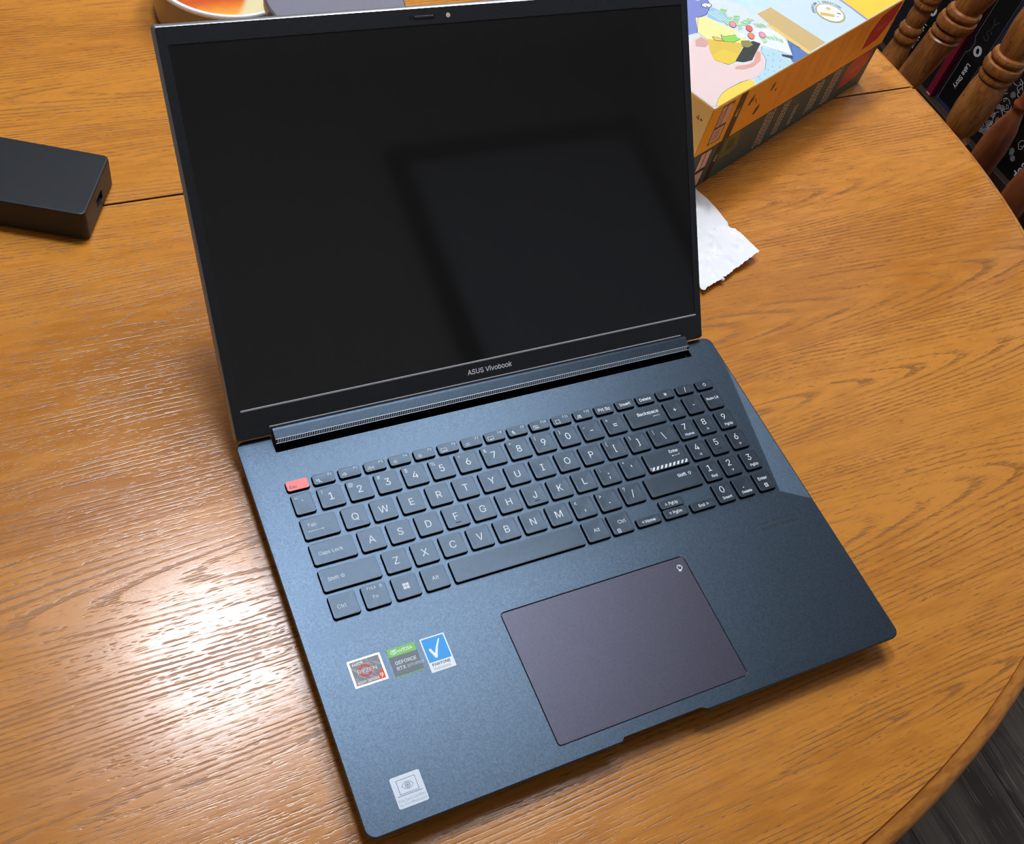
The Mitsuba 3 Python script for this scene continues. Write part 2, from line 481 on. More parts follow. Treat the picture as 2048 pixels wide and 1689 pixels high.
def ic(name):
    """Little pictures printed on the function keys, about 3 mm across, around the origin."""
    g = []
    if name in ('mute', 'vol_down', 'vol_up'):
        g.append(stroke([(-1.6, -.5), (-.9, -.5), (.2, -1.2), (.2, 1.2), (-.9, .5), (-1.6, .5), (-1.6, -.5)], .28))
        if name == 'mute':
            g.append(stroke([(-1.7, 1.5), (1.5, -1.5)], .28))
        for k in range(1 if name == 'vol_down' else 3 if name == 'vol_up' else 0):
            g.append(stroke([(.8 + .65 * k, -.5 - .25 * k), (.95 + .65 * k, 0), (.8 + .65 * k, .5 + .25 * k)], .26))
    elif name in ('sun_small', 'sun_big'):
        g.append(icon_ring(0, 0, .62 if name == 'sun_small' else .8, .26))
        for k in range(8):
            a = k * math.pi / 4
            g.append(stroke([(1.05 * math.cos(a), 1.05 * math.sin(a)), (1.55 * math.cos(a), 1.55 * math.sin(a))], .26))
    elif name == 'pad':
        g.append(stroke([(-2, -1.3), (2, -1.3), (2, 1.3), (-2, 1.3), (-2, -1.3)], .28)); g.append(stroke([(-.4, -1.2), (-.4, -.5), (1.2, -.5), (1.2, -1.2)], .26))
    elif name == 'backlight':
        g.append(stroke([(-1.8, -.9), (1.8, -.9)], .28))
        for k in (-1, 0, 1):
            g.append(stroke([(k * .7, -.1), (k * 1.2, .9)], .26))
    elif name == 'project':
        g.append(stroke([(-.9, -1), (-2, -1), (-2, 1.3), (2, 1.3), (2, -1), (.9, -1)], .28)); g.append(Polygon([(0, -.1), (-.9, -1.3), (.9, -1.3)]))
    elif name == 'mic':
        g.append(stroke([(0, .2), (0, 1.2)], .9)); g.append(stroke([(-.9, .2), (-.6, -.6), (0, -.8), (.6, -.6), (.9, .2)], .24)); g.append(stroke([(0, -.8), (0, -1.5)], .26)); g.append(stroke([(-1.4, 1.3), (1.5, -1.4)], .26))
    elif name == 'cam_off':
        g.append(stroke([(-1.8, -1.1), (1.8, -1.1), (1.8, .9), (.8, .9), (.4, 1.4), (-.5, 1.4), (-.9, .9), (-1.8, .9), (-1.8, -1.1)], .28)); g.append(icon_ring(0, -.1, .6, .22)); g.append(stroke([(-1.9, 1.5), (1.9, -1.4)], .26))
    elif name == 'snip':
        g.append(stroke([(-1.5, -1.3), (1.5, -1.3), (1.5, 1.3), (-1.5, 1.3), (-1.5, -1.3)], .26))
        for a, b in ((-1.5, -1.3), (1.5, -1.3), (1.5, 1.3), (-1.5, 1.3)):
            g.append(Point(a, b).buffer(.34, quad_segs=2))
    elif name == 'slants':
        g += [stroke([(-1.7, -1.3), (-.6, 1.3)], .36), stroke([(-.8, -1.3), (.3, 1.3)], .36), stroke([(.2, -1.2), (.9, 1.2), (1.4, -1.2), (.2, -1.2)], .34)]
    elif name == 'power':
        g.append(icon_ring(0, 0, 1.25, .3).difference(sbox(-.4, .5, .4, 2))); g.append(stroke([(0, 1.55), (0, .3)], .3))
    elif name == 'win':
        g += [sbox(a, b, a + 1.85, b + 1.85) for a in (-2, .15) for b in (-2, .15)]
    elif name == 'up':
        g.append(stroke([(0, 1.3), (1.2, 0), (.55, 0), (.55, -1.1), (-.55, -1.1), (-.55, 0), (-1.2, 0), (0, 1.3)], .26))
    elif name == 'arrow_left':
        g += [stroke([(-2.4, 0), (2.4, 0)], .3), Polygon([(-2.9, 0), (-1.9, .6), (-1.9, -.6)])]
    elif name == 'arrow_both':
        g += [stroke([(-4.2, -.5), (4.4, -.5)], .22), Polygon([(5.1, -.5), (4.2, 0), (4.2, -1)]), Polygon([(-5, -.5), (-4, 0), (-4, -1)])]
    elif name == 'enter_arrow':
        g += [stroke([(-3, -.3), (2.9, -.3), (2.9, .9)], .26), Polygon([(-3.6, -.3), (-2.6, .35), (-2.6, -.95)])]
    elif name == 'menu':
        g += [stroke([(-1, -1.3), (1, -1.3), (1, 1.3), (-1, 1.3), (-1, -1.3)], .34)] + [stroke([(-.5, y), (.5, y)], .22) for y in (-.6, 0, .6)]
    elif name == 'calc':
        g += [stroke([(-1.1, -1.3), (1.1, -1.3), (1.1, 1.3), (-1.1, 1.3), (-1.1, -1.3)], .5)] + [sbox(a - .2, b - .2, a + .2, b + .2) for a in (-.4, .4) for b in (-.5, .1, .7)]
    elif name[:4] == 'tri_':
        k = {'r': 0, 'u': 90, 'l': 180, 'd': 270}[name[4]]
        g.append(affinity.rotate(stroke([(.9, 0), (-.6, .8), (-.6, -.8), (.9, 0)], .26), k, origin=(0, 0)))
    elif name == 'lock':
        g += [stroke([(-.7, -.8), (.7, -.8), (.7, .3), (-.7, .3), (-.7, -.8)], .26), stroke([(-.45, .3), (-.4, .9), (.4, .9), (.45, .3)], .24)]
    elif name == 'stripes':
        g += [Polygon([(-15.2 + 3.4 * k, -1.3), (-13.4 + 3.4 * k, -1.3), (-11.6 + 3.4 * k, 1.3), (-13.4 + 3.4 * k, 1.3)]) for k in range(9)]
        g[-1] = Polygon([(12.0, -1.3), (13.8, -1.3), (15, .6), (15, 1.3), (13.8, 1.3)])
        g.append(Polygon([(-15.6, -.6), (-14.6, 1.3), (-15.6, 1.3)]))
    return unary_union(g)


KEYS.append((21.8, 36.2, *FN, [('Esc', -3.0, -.9, 2.1, 'c')], 'esc'))
fi = ['mute', 'vol_down', 'vol_up', 'sun_small', 'sun_big', 'pad', 'backlight', 'project', 'mic', 'cam_off', 'snip', 'slants']
for i, x in enumerate(R1):
    KEYS.append((x, x + 14.3, *FN, [(f'F{i+1}', 5.9, 2.0, 1.75, 'r'), ('@' + fi[i], -3.3, -1.0, 0, 'c')], 'k'))
for i, s in enumerate(['Prt Sc', 'Insert', 'Delete']):
    x = 247.3 + 17.35 * i
    KEYS.append((x, x + 14.3, *FN, [(s, 0, 0, 2.3 if i else 2.6, 'cb')], 'k'))
for x, s in ((299.4, '*'), (316.8, '/')):
    KEYS.append((x, x + 14.2, *FN, [(s, 0, -1.2 if s == '*' else 0, 5.0 if s == '*' else 3.6, 'c')], 'k'))
KEYS.append((334.3, 348.3, *FN, [('@power', 0, 0, 0, 'c')], 'k'))
KEYS.append((22.2, 35.0, *NR, [('~', -3.6, 4.6, 2.6, 'c'), ('`', 0, 0.0, 4.6, 'c')], 'k'))
for i in range(12):
    x = 46.8 + 19.05 * i
    KEYS.append((x - 7.8, x + 7.8, *NR, [(num_top[i + 1], -4.9, 4.6, 2.7, 'c'), (num_bot[i + 1], 0, .2, 5.2, 'c')], 'k'))
KEYS.append((267.4, 297.0, *NR, [('Backspace', 11.6, 2.6, 2.5, 'rb'), ('@arrow_left', 8.6, -1.2, 0, 'c')], 'k'))
KEYS.append((22.3, 44.9, *QR, [('Tab', -7.4, 2.2, 2.3, 'l'), ('@arrow_both', -3.2, -1.6, 0, 'c')], 'k'))
for i, s in enumerate('QWERTYUIOP[]'):
    x = 56.45 + 19.05 * i
    lg = [(s, 0, .1, 5.0, 'c')]
    if s in '[]':
        lg.append(({'[': '{', ']': '}'}[s], -4.9, 4.6, 2.7, 'c'))
    KEYS.append((x - 7.8, x + 7.8, *QR, lg, 'k'))
KEYS.append((276.8, 297.6, *QR, [('|', -6.6, 4.2, 2.6, 'c'), ('\\', 0, 0, 5.2, 'c')], 'k'))
KEYS.append((22.3, 49.9, *AR, [('Caps Lock', -9.4, -.2, 2.3, 'l')], 'k'))
for i, s in enumerate("ASDFGHJKL;'"):
    x = 61.1 + 19.05 * i
    lg = [(s, 0, .1, 5.0, 'c')]
    if s in ";'":
        lg.append(({';': ':', "'": '"'}[s], -4.9, 4.6, 2.7, 'c'))
    if s in 'FJ':
        lg.append(('#bump', 0, -4.6, 0, 'c'))
    KEYS.append((x - 7.9, x + 7.9, *AR, lg, 'k'))
KEYS.append((263.0, 296.2, *AR, [('Enter', 12.0, 4.6, 2.3, 'rb'), ('@enter_arrow', 8.4, 1.2, 0, 'c'), ('@stripes', 0, -5.4, 0, 'c')], 'k'))
KEYS.append((22.3, 59.2, *ZR, [('Shift', -14.0, .2, 2.4, 'l'), ('@up', -4.6, .3, 0, 'c')], 'k'))
for i, s in enumerate('ZXCVBNM,./'):
    x = 70.6 + 19.05 * i
    lg = [(s, 0, .1, 5.0, 'c')]
    if s in ',./':
        lg.append(({',': '<', '.': '>', '/': '?'}[s], -4.9, 4.4, 3.0, 'c'))
    KEYS.append((x - 7.85, x + 7.85, *ZR, lg, 'k'))
KEYS.append((254.1, 296.6, *ZR, [('Shift', 12.0, 3.4, 2.4, 'rb'), ('@up', 15.0, 3.4, 0, 'c')], 'k'))
KEYS.append((22.5, 39.2, *BR, [('Ctrl', -4.4, -.4, 2.5, 'l')], 'k'))
KEYS.append((43.1, 58.7, *BR, [('FnLk', -4.0, 5.4, 1.9, 'l'), ('@lock', 4.6, 5.4, 0, 'c'), ('Fn', -.4, -.6, 2.3, 'c')], 'k'))
KEYS.append((62.4, 78.4, *BR, [('@win', 0, .2, 0, 'c')], 'k'))
KEYS.append((81.7, 97.6, *BR, [('Alt', 0, 0, 2.6, 'c')], 'k'))
KEYS.append((101.0, 193.5, *BR, [], 'k'))
KEYS.append((195.9, 212.5, *BR, [('Alt', .4, 0, 2.6, 'c')], 'k'))
KEYS.append((214.9, 230.8, *BR, [('Ctrl', 1.4, 1.0, 2.6, 'c'), ('@menu', -3.4, -5.2, 0, 'c')], 'k'))
KEYS.append((233.9, 252.5, 126.8, 133.1, [('@tri_l', -4.9, -.1, 0, 'c'), ('Home', .9, -.1, 2.1, 'cb')], 'k'))
KEYS.append((255.9, 274.4, 134.4, 141.0, [('@tri_u', -4.4, 0, 0, 'c'), ('PgUp', 1.4, 0, 2.1, 'cb')], 'k'))
KEYS.append((255.5, 274.0, 126.6, 133.9, [('@tri_d', -4.2, .2, 0, 'c'), ('PgDn', 1.4, .2, 2.1, 'cb')], 'k'))
KEYS.append((277.2, 296.4, 126.4, 132.9, [('End', -1.2, 0, 2.1, 'cb'), ('@tri_r', 3.6, 0, 0, 'c')], 'k'))
NUMX = ((299.9, 313.8), (316.8, 330.4), (334.4, 348.0))
for ys, row in ((NR, ['+', '-', 'Num Lk']), (QR, ['7|Home', '8|@tri_u', '9|PgUp']), (AR, ['4|@tri_l', '5|_', '6|@tri_r']), (ZR, ['1|End', '2|@tri_d', '3|PgDn']), (BR, ['0|Insert', '.|Delete', 'Enter|@calc'])):
    for (xa, xb), s in zip(NUMX, row):
        a, _, b = s.partition('|')
        lg = [(a, 0, 0, 4.0, 'c')] if a in '+-' else [(a, 0, 1.4, 2.2, 'cb')] if a == 'Num Lk' else [(a, 0, 2.2, 2.3, 'cb')] if a == 'Enter' else [(a, -.4, 2.6 if a != '.' else 1.6, 4.9, 'c')]
        if b == '_':
            lg.append(('#bump', 0, -3.2, 0, 'c'))
        elif b[:1] == '@':
            lg.append((b, 0, -3.6, 0, 'c'))
        elif b:
            lg.append((b, .6, -4.0, 2.0, 'cb'))
        KEYS.append((xa, xb, *ys, lg, 'k'))

# base: an outline lofted down to a smaller underside, with the tray, key wells, hinge notch, touchpad well and front scoop cut out of it
base = to_manifold(loft([rr3(i, W - i, i, D - i, 6.0 - min(i, 1) * .5, z, 7) for i, z in ((14, -18), (9.5, -15), (3.2, -6.5), (0.3, -2.9), (0, -2.4), (0, -0.7), (0.2, -0.2), (0.7, 0))]))
tray = m3.CrossSection([[(4.0, 110.0), (349.7, 122.5), (W - .6, 110.6), (W - .6, 246.0), (4.0, 246.0)]]).extrude(12).translate([0, 0, -8])
nrm = np.array([0, -SLOPE, 1.0]); nrm /= np.linalg.norm(nrm)
tray = tray.trim_by_plane(nrm.tolist(), float(np.dot(nrm, [0, 246.0, 0])))
kx = 0.12
tray = tray.trim_by_plane([-kx, 0, 1.0], -kx * (W - .8))
cut = [tray]
for x0, x1, y0, y1, lg, paint in KEYS:
    (xa, ya), (xb, yb) = keypos(x0, y0), keypos(x1, y1)
    zc = tray_z((y0 + y1) / 2)
    cut.append(to_manifold(loft([rr3(xa - .45, xb + .45, ya - .45, yb + .45, 1.7, z, 4) for z in (zc - 1.6, zc + 3)])))
cut.append(to_manifold(loft([rr3(23.1, 346.0, 250.2, D + 5, .6, z, 3) for z in (-9, 3)])))
cut.append(to_manifold(loft([rr3(118.9 - g, 252.9 + g, 10.9 - g, 99.0 + g, 2.2, z, 6) for g, z in ((0, -1.4), (0, -.35), (0.3, 0.0), (0.3, 2))])))
cut.append(m3.CrossSection([[(154.6, -3), (218.0, -3), (217.4, .3), (216.4, 1.0), (212.6, 2.9), (158.6, 2.9), (156.4, 1.0), (155.2, .3)]]).extrude(8).translate([0, 0, -6]))
base = base - m3.Manifold.batch_boolean(cut, m3.OpType.Add)
obj('base', from_manifold(base), 'deck_paint', lap, smooth=22)

# keys: cap with a slightly dished top, sides coloured near-black as painted shade, printed legend
TILT = math.atan(SLOPE)
DISH, HT = 0.13, 2.2
_caps = {}


def cap_meshes(wx, wy):
    k = (round(wx, 2), round(wy, 2))
    if k not in _caps:
        hx, hy = wx / 2, wy / 2
        def ring(i, z):
            return rr3(-hx + i, hx - i, -hy + i, hy - i, max(1.5 - i, .3), z, 4)
        rings = [ring(.02, HT - .34), ring(0, HT - .28), ring(.05, HT - .10), ring(.20, HT)]
        o = rr(-hx + .2, hx - .2, -hy + .2, hy - .2, 1.3, 4)
        for q in (.8, .55, .3, .1):
            rings.append(np.c_[o * q, np.full(len(o), HT - DISH * (1 - q * q))])
        shaded_side = loft([ring(-.12, -1.3), ring(-.12, .2), ring(.04, HT - .33)])
        _caps[k] = mikit.ply(loft(rings), 'key_paint', smooth=40), mikit.ply(loft(rings), 'esc_paint', smooth=40), mikit.ply(shaded_side, 'shade_and_bar_black', smooth=40)
    return _caps[k]


def on_dish(m, wx, wy):
    v = np.array(m.vertices)
    q = np.clip(np.maximum(abs(v[:, 0]) / (wx / 2), abs(v[:, 1]) / (wy / 2)), 0, 1)
    v[:, 2] = HT - DISH * (1 - q * q) + np.where(v[:, 2] > 1e-4, .055, .0)
    return trimesh.Trimesh(v, m.faces, process=False)


for x0, x1, y0, y1, lg, paint in KEYS:
    (xa, ya), (xb, yb) = keypos(x0, y0), keypos(x1, y1)
    cx, cy, wx, wy = (xa + xb) / 2, (ya + yb) / 2, xb - xa, yb - ya
    M = trimesh.transformations.translation_matrix([cx, cy, tray_z(cy)]) @ trimesh.transformations.rotation_matrix(TILT, [1, 0, 0])
    cap, esc, shaded_side = cap_meshes(wx, wy)
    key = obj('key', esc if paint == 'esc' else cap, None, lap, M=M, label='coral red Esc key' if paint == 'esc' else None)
    obj('shaded_side', shaded_side, None, key, M=M)
    ms = []
    for s, dx, dy, h, al in lg:
        if s == '#bump':
            obj('home_bar', slab(dx - 1.9, dx + 1.9, dy - .3, dy + .3, HT - DISH, HT + .12, .25, .1, 2), 'shade_and_bar_black', key, M=M)
        elif s[0] == '@' and len(s) > 1:
            ms.append(affinity_mesh := ext(affinity.translate(ic(s[1:]), dx, dy), 0, .04))
        else:
            ms.append(text(s, h, dx, dy, al[0], bold='b' in al))
    if ms:
        m = cat(ms)
        if len(m.vertices) and wx > 25:
            m = m.subdivide()
        obj('legend', on_dish(m, wx, wy), 'print_dark' if paint == 'esc' else 'legend_white', key, smooth=False, M=M)

# touchpad with its polished rim and light mark
obj('touchpad', slab(119.35, 252.5, 11.35, 98.6, -1.3, -0.12, 1.9, .12, 6), 'pad_paint', lap)
o, q = rr(119.0, 252.85, 11.0, 98.95, 2.2, 6), rr(118.62, 253.23, 10.62, 99.33, 2.5, 6)
n = len(o); rv = np.vstack([np.c_[o, np.full(n, -.42)], np.c_[q, np.full(n, .02)], np.c_[q, np.full(n, -.5)]])
i = np.arange(n); j = (i + 1) % n
rf = [t for a, b in ((0, n), (n, 2 * n), (2 * n, 0)) for t in np.vstack([np.stack([a + i, a + j, b + j], 1), np.stack([a + i, b + j, b + i], 1)]).tolist()]
obj('touchpad_rim', tm(rv, rf), 'rim_metal', lap, smooth=False, label='bright polished touchpad rim')
mk = unary_union([icon_ring(246.6, 91.8, 2.0, .55), stroke([(245.2, 89.6), (246.4, 89.4)], .9), Point(247.0, 92.6).buffer(.4)])
obj('mark', ext(mk, -.12, -.07), 'legend_white', lap, smooth=False, label='white ring mark in the touchpad corner')

# speaker branding and small printed ticks above the keys
def fit(m, x0, x1):
    b_ = m.bounds; m.apply_translation([-b_[0][0], 0, 0]); m.apply_scale([(x1 - x0) / (b_[1][0] - b_[0][0]), 1, 1]); m.apply_translation([x0, 0, 0])
    return m


obj('printed_text', cat([fit(text('harman', 2.9, 0, 99.8), 318.2, 332.6), text('/', 2.6, 334.0, 99.8, 'c'), fit(text('kardon', 2.9, 0, 99.8), 335.6, 350.0),
    text('SOUND BY', 1.2, 334.3, 103.6, 'c', bold=True), ext(sbox(318.2, 103.4, 327.0, 103.75), 0, .04), ext(sbox(341.6, 103.4, 350, 103.75), 0, .04)]), 'print_dark', lap, smooth=False,
    M=trimesh.transformations.translation_matrix([0, 0, .03]), label='dark printed speaker branding')

# hinge bar in the notch, its hatched band and the vent ribs below
HB = [(256.7, 5.5), (254.8, 3.0), (255.4, -7.0), (266.0, -7.0), (269.0, 6.4), (264.0, 7.6), (262.7, 7.3)]
obj('hinge_bar', loft([np.array([(x, y, z) for y, z in HB]) for x in (24.5, 344.6)]), 'deck_paint', lap, smooth=False)
a, b = np.array([256.7, 5.5]), np.array([254.8, 3.0])
nn = np.array([-(a - b)[1], (a - b)[0]]); nn /= np.linalg.norm(nn)
ms = []
for k in range(196):
    x = 25.2 + 1.62 * k
    P = [(x, *(b + .1 * (a - b))), (x + .85, *(b + .1 * (a - b))), (x + 1.75, *(a - .05 * (a - b))), (x + .9, *(a - .05 * (a - b)))]
    P = np.array(P); Q = P + np.array([0, nn[0] * .22, nn[1] * .22])
    ms.append(loft([P, Q]))
for y0, z0 in (a - .02 * (a - b), b + .04 * (a - b)):
    ms.append(trimesh.creation.box(bounds=[[24.6, y0 - .22, z0 - .16], [344.5, y0 + .1, z0 + .16]]))
s = obj('hinge_stripe', cat(ms), 'stripe_silver', lap, smooth=False, kind='stuff', label='silver hatched band along the hinge')
obj('vent_rib', cat([trimesh.creation.box(bounds=[[24.5 + 2.4 * k, 250.3, -8.9], [25.5 + 2.4 * k, 256.3, -4.2]]) for k in range(134)] + [trimesh.creation.box(bounds=[[23.2, 250.25, -8.98], [345.9, 266, -8.8]])]), 'vent_black', lap, smooth=False, kind='stuff')
for x in (40, 330):
    for y in (25, 235):
        obj('rubber_foot', slab(x - 22, x + 22, y - 5, y + 5, ZT + .0, -17.9, 4, .4), 'vent_black', lap)

# the lid, built flat and leaned back
LT = 0.6908
lidM = frame([0, 261.32, 2.98], [1, 0, 0], [0, math.sin(LT), math.cos(LT)], [0, -math.cos(LT), math.sin(LT)])


def L(name, mesh, m, parent=lap, **k):
    return obj(name, mesh, m, parent, M=lidM, **k)


lid = L('lid', loft([rr3(-0.8 + i, 361.6 - i, 0.9 + i, 252.2 - i, 2.6 - i * .3, t, 8) for i, t in ((3.2, -6.2), (.8, -5.2), (0, -3.4), (0, -2.3), (.9, -.9), (1.9, -.2), (2.0, -1.0))]), 'lid_metal', smooth=25, label='gray metal lid shell with a bright top edge')
outer = Polygon(rr(1.0, 360.2, 2.0, 250.2, 1.4, 8)); hole = Polygon(rr(6.6, 354.9, 21.2, 240.7, .6, 3))
bez = L('bezel', ext(outer.difference(hole), -1.0, 0.0), 'bezel_plastic', smooth=False)
L('screen', slab(5.9, 355.6, 20.4, 241.4, -1.6, -.55, .6, .05), 'screen_glass', smooth=False, label='glossy black screen, switched off')
L('trim_strip', slab(6.6, 355.6, 19.7, 21.1, -.7, .35, .6, .25), 'strip_gray', label='thin gray rubber strip under the screen')
L('trim_strip', slab(22.9, 341.0, 6.3, 7.3, -.3, .3, .4, .2), 'strip_gray', label='thinner gray strip above the hinge')
L('logo', text('ASUS Vivobook', 3.45, 181.4, 13.7, 'c', depth=.06, bold=True, sx=.97), ink(214, 218, 226), smooth=False, label='light gray maker name under the screen')
L('webcam', moved(lathe([(2.1, -.2), (2.1, .05), (1.7, .12)], 20), trimesh.transformations.translation_matrix([180.0, 245.2, 0])), 'vent_black', bez)
L('webcam_lens', moved(lathe([(1.5, .0), (1.5, .16), (1.1, .26)], 20), trimesh.transformations.translation_matrix([180.0, 245.2, 0])), 'lens_glass', bez, label='small tan webcam lens')
L('shutter_slot', slab(153.8, 171.2, 243.9, 246.3, -.3, .03, 1.1, .02), 'vent_black', bez)
L('shutter', slab(157.2, 170.6, 244.2, 246.0, -.1, .55, .8, .3), 'black_plastic', bez)
for x in (146.8, 190.4, 213.5):
    L('microphone_hole', moved(lathe([(.5, -.1), (.5, .03)], 10), trimesh.transformations.translation_matrix([x, 245.4, 0])), 'vent_black', bez)

# stickers on the palm rest: part sticker, its prints are sub-parts
def sticker(x0, x1, y0, y1, m, label, r=.5):
    return obj('sticker', slab(x0, x1, y0, y1, 0, .12, r, .03), m, lap, label=label)


def P(parent, geom, m, z=.12, name='print', h=.04):
    obj(name, geom if isinstance(geom, trimesh.Trimesh) else ext(geom, 0, h), m, parent, smooth=False, M=trimesh.transformations.translation_matrix([0, 0, z]))


s = sticker(20.5, 40.6, 81.7, 98.8, 'foil_sticker', 'silver edged processor sticker with a red ring')
P(s, sbox(21.7, 82.8, 39.4, 97.7), mat('circuit_print', pr(mikit.proc(lambda p, n, uv: mix(mi.Color3f(.055, .06, .065), mi.Color3f(.16, .16, .165), smoothstep(.45, .7, fbm((p.x + p.y) * 500, (p.x - p.y) * 160, 1)))), .35, .5)))
P(s, cat([text('AMD', 1.75, 22.6, 95.7, 'l', bold=True), ext(Polygon([(27.6, 96.6), (29.2, 96.6), (29.2, 95.0), (28.6, 95.6), (28.6, 96.0), (28.2, 96.0)]), 0, .04), text('6000 SERIES', 1.5, 22.8, 84.3, 'l', bold=True), text('RYZEN', 2.4, 30.5, 90.6, 'c', sx=1.12)]), ink(225, 228, 232), .20)
P(s, icon_ring(29.4, 90.6, 3.9, 1.25), ink(208, 52, 52), .16)
P(s, Polygon([(33.6, 82.8), (39.4, 82.8), (39.4, 88.4), (37.4, 88.4)]), ink(222, 78, 52), .165)
P(s, text('9', 2.6, 37.6, 85.0, 'c', bold=True), ink(240, 240, 240), .205)
s = sticker(44.6, 62.2, 80.2, 98.6, ink(78, 92, 104, .4), 'green and gray graphics sticker, the middle one of three')
P(s, sbox(44.7, 93.2, 62.1, 98.5), ink(122, 198, 96))
P(s, sbox(44.8, 80.3, 62.0, 80.8), ink(122, 198, 96))
eye = unary_union([stroke([(46.4, 95.6), (47.4, 96.9), (49.0, 97.0), (50.3, 95.8), (49.2, 94.6), (47.6, 94.6), (46.4, 95.6)], .38), icon_ring(48.6, 95.8, .85, .4), sbox(48.6, 96.9, 50.5, 97.2)])
P(s, cat([ext(eye, 0, .04), text('nVIDIA', 1.9, 50.9, 95.8, 'l', bold=True)]), ink(235, 245, 235), .165)
P(s, cat([text('GEFORCE', 2.1, 47.0, 88.9, 'l', bold=True), text('RTX', 2.1, 47.0, 85.4, 'l', bold=True), text('[STUDIO]', 1.6, 53.6, 85.4, 'l')]), ink(214, 222, 226), .165)
s = sticker(65.5, 81.1, 76.4, 98.5, ink(232, 238, 244, .4), 'white and blue sticker with a white tick')
P(s, sbox(66.3, 82.6, 80.3, 97.7), ink(38, 160, 236))
ck = Polygon([(68.6, 90.6), (69.9, 91.3), (71.6, 87.6), (73.2, 90.9), (76.6, 95.9), (77.3, 95.5), (74.6, 90.8), (72.2, 84.6), (71.0, 84.6)])
P(s, ck, ink(244, 248, 250), .165)
P(s, text('PANTONE', 1.75, 73.1, 80.9, 'c', bold=True), ink(52, 58, 66))
P(s, text('Validated', 1.75, 72.6, 78.3, 'c'), ink(128, 138, 148))
s = sticker(21.0, 38.4, 9.4, 27.0, ink(214, 226, 238, .35), 'pale square eye comfort sticker near the front corner', 1.2)
P(s, unary_union([stroke([(24.2, 16.8), (24.2, 24.6), (35.0, 24.6), (35.0, 16.8), (24.2, 16.8)], .35), stroke([(22.7, 16.0), (36.5, 16.0)], .45),
    stroke([(26.3, 20.7), (28.0, 22.4), (29.7, 22.8), (31.4, 22.4), (33.0, 20.7), (31.4, 19.1), (29.7, 18.6), (28.0, 19.1), (26.3, 20.7)], .32), icon_ring(29.7, 20.7, 1.6, .5), Point(29.7, 20.7).buffer(.7)]), ink(134, 146, 158))
P(s, cat([text('Eye Care certified', 1.35, 29.7, 13.6, 'c'), text('by TÜV Rheinland', 1.35, 29.7, 11.3, 'c')]), ink(142, 154, 166))

# ------------------------------------------------------------------ power adapter
AD = np.array([-50.4, 481.0]); e1 = np.array([29.3, 59.4]); AWD = np.linalg.norm(e1); e1 = e1 / AWD; e2 = np.array([-e1[1], e1[0]])
adM = frame([AD[0], AD[1], ZT], [*e2, 0], [*(-e1), 0], [0, 0, 1])
adM = frame([AD[0], AD[1], ZT], [*e1, 0], [*e2, 0], [0, 0, 1])
ad = thing('power_adapter', 'black brick power adapter lying at the left edge of the table', 'power adapter')
body = to_manifold(loft([rr3(i, AWD - i, i, 150 - i, 4.2 - i * .6, z, 5) for i, z in ((1.6, .3), (0, 2.0), (0, 24.6), (.5, 26.0), (1.5, 26.6))]))
body = body - to_manifold(slab(AWD / 2 - 6.5, AWD / 2 + 6.5, -3, 9, 8.5, 16.5, 1.5, .2))
obj('case', from_manifold(body), 'adapter_plastic', ad, M=adM, smooth=30)
obj('socket', slab(AWD / 2 - 6.4, AWD / 2 + 6.4, 7.5, 9.2, 8.6, 16.4, 1.2, .2), 'vent_black', ad, M=adM, label='dark cord socket in the end of the adapter')
obj('seam_line', trimesh.util.concatenate([trimesh.creation.box(bounds=[[3, -.06, 12.2], [AWD / 2 - 6.6, .4, 12.7]]), trimesh.creation.box(bounds=[[AWD / 2 + 6.6, -.06, 12.2], [AWD - 3, .4, 12.7]])]), 'vent_black', ad, M=adM, smooth=False)

# ------------------------------------------------------------------ toy box: teal base under an orange lid, pictures and lettering in print
BU = np.array([0.9257, 0.3782]); BV = np.array([-0.3782, 0.9257])
BO = np.array([437.1, 427.4])
boxM = frame([BO[0], BO[1], ZT], [*BU, 0], [*BV, 0], [0, 0, 1])
topM = frame([BO[0], BO[1], ZT + 99.1], [*BU, 0], [*BV, 0], [0, 0, 1])
sideM = frame([BO[0], BO[1], ZT], [*BU, 0], [0, 0, 1], [*(-BV), 0])
endM = frame([BO[0], BO[1], ZT], [*BV, 0], [0, 0, 1], [*(-BU), 0]) @ np.eye(4)
tb = thing('toy_box', 'yellow and orange craft toy box with cartoon lid standing behind the laptop', 'box')
BL_, BD_ = 322.5, 252.0
bbase = obj('box_base', slab(1.3, BL_ - 1.3, 1.3, BD_ - 1.3, .1, 97.5, .8, .3, 2), 'board_teal', tb, M=boxM, smooth=False, label='dark teal box base')
blid = obj('box_lid', slab(0, BL_, 0, BD_, 48.6, 98.7, .8, .5, 2), 'board_orange', tb, M=boxM, smooth=False, label='orange box lid')
obj('end_panel', loft([np.array([(-.12, y, z) for y, z in ((.9, 49.2), (BD_ - 1, 49.2), (BD_ - 1, 97.6), (.9, 97.6))]), np.array([(.3, y, z) for y, z in ((.9, 49.2), (BD_ - 1, 49.2), (BD_ - 1, 97.6), (.9, 97.6))])]), 'board_gold', tb, M=boxM, smooth=False, label='gold end panel of the lid')
obj('picture', slab(.4, BL_ - .4, .4, BD_ - .4, -.5, .05, .4, .02, 2), 'board_top', tb, M=topM, smooth=False, label='pale blue lid picture')
pic = 'toy_box__picture'


def tp(geom, m, lay=0, name='print'):
    obj(name, ext(geom, 0, .05), m, pic, smooth=False, M=topM @ trimesh.transformations.translation_matrix([0, 0, .05 + .05 * lay]))


def outlined(geom, m, lay, line, wd=.45):
    tp(geom, m, lay); tp(geom.boundary.buffer(wd / 2, quad_segs=2).intersection(sbox(.45, .45, BL_ - .45, BD_ - .45)), line, lay + 1)


def clip(poly):
    return Polygon(poly).buffer(0).intersection(sbox(.45, .45, BL_ - .45, BD_ - .45))


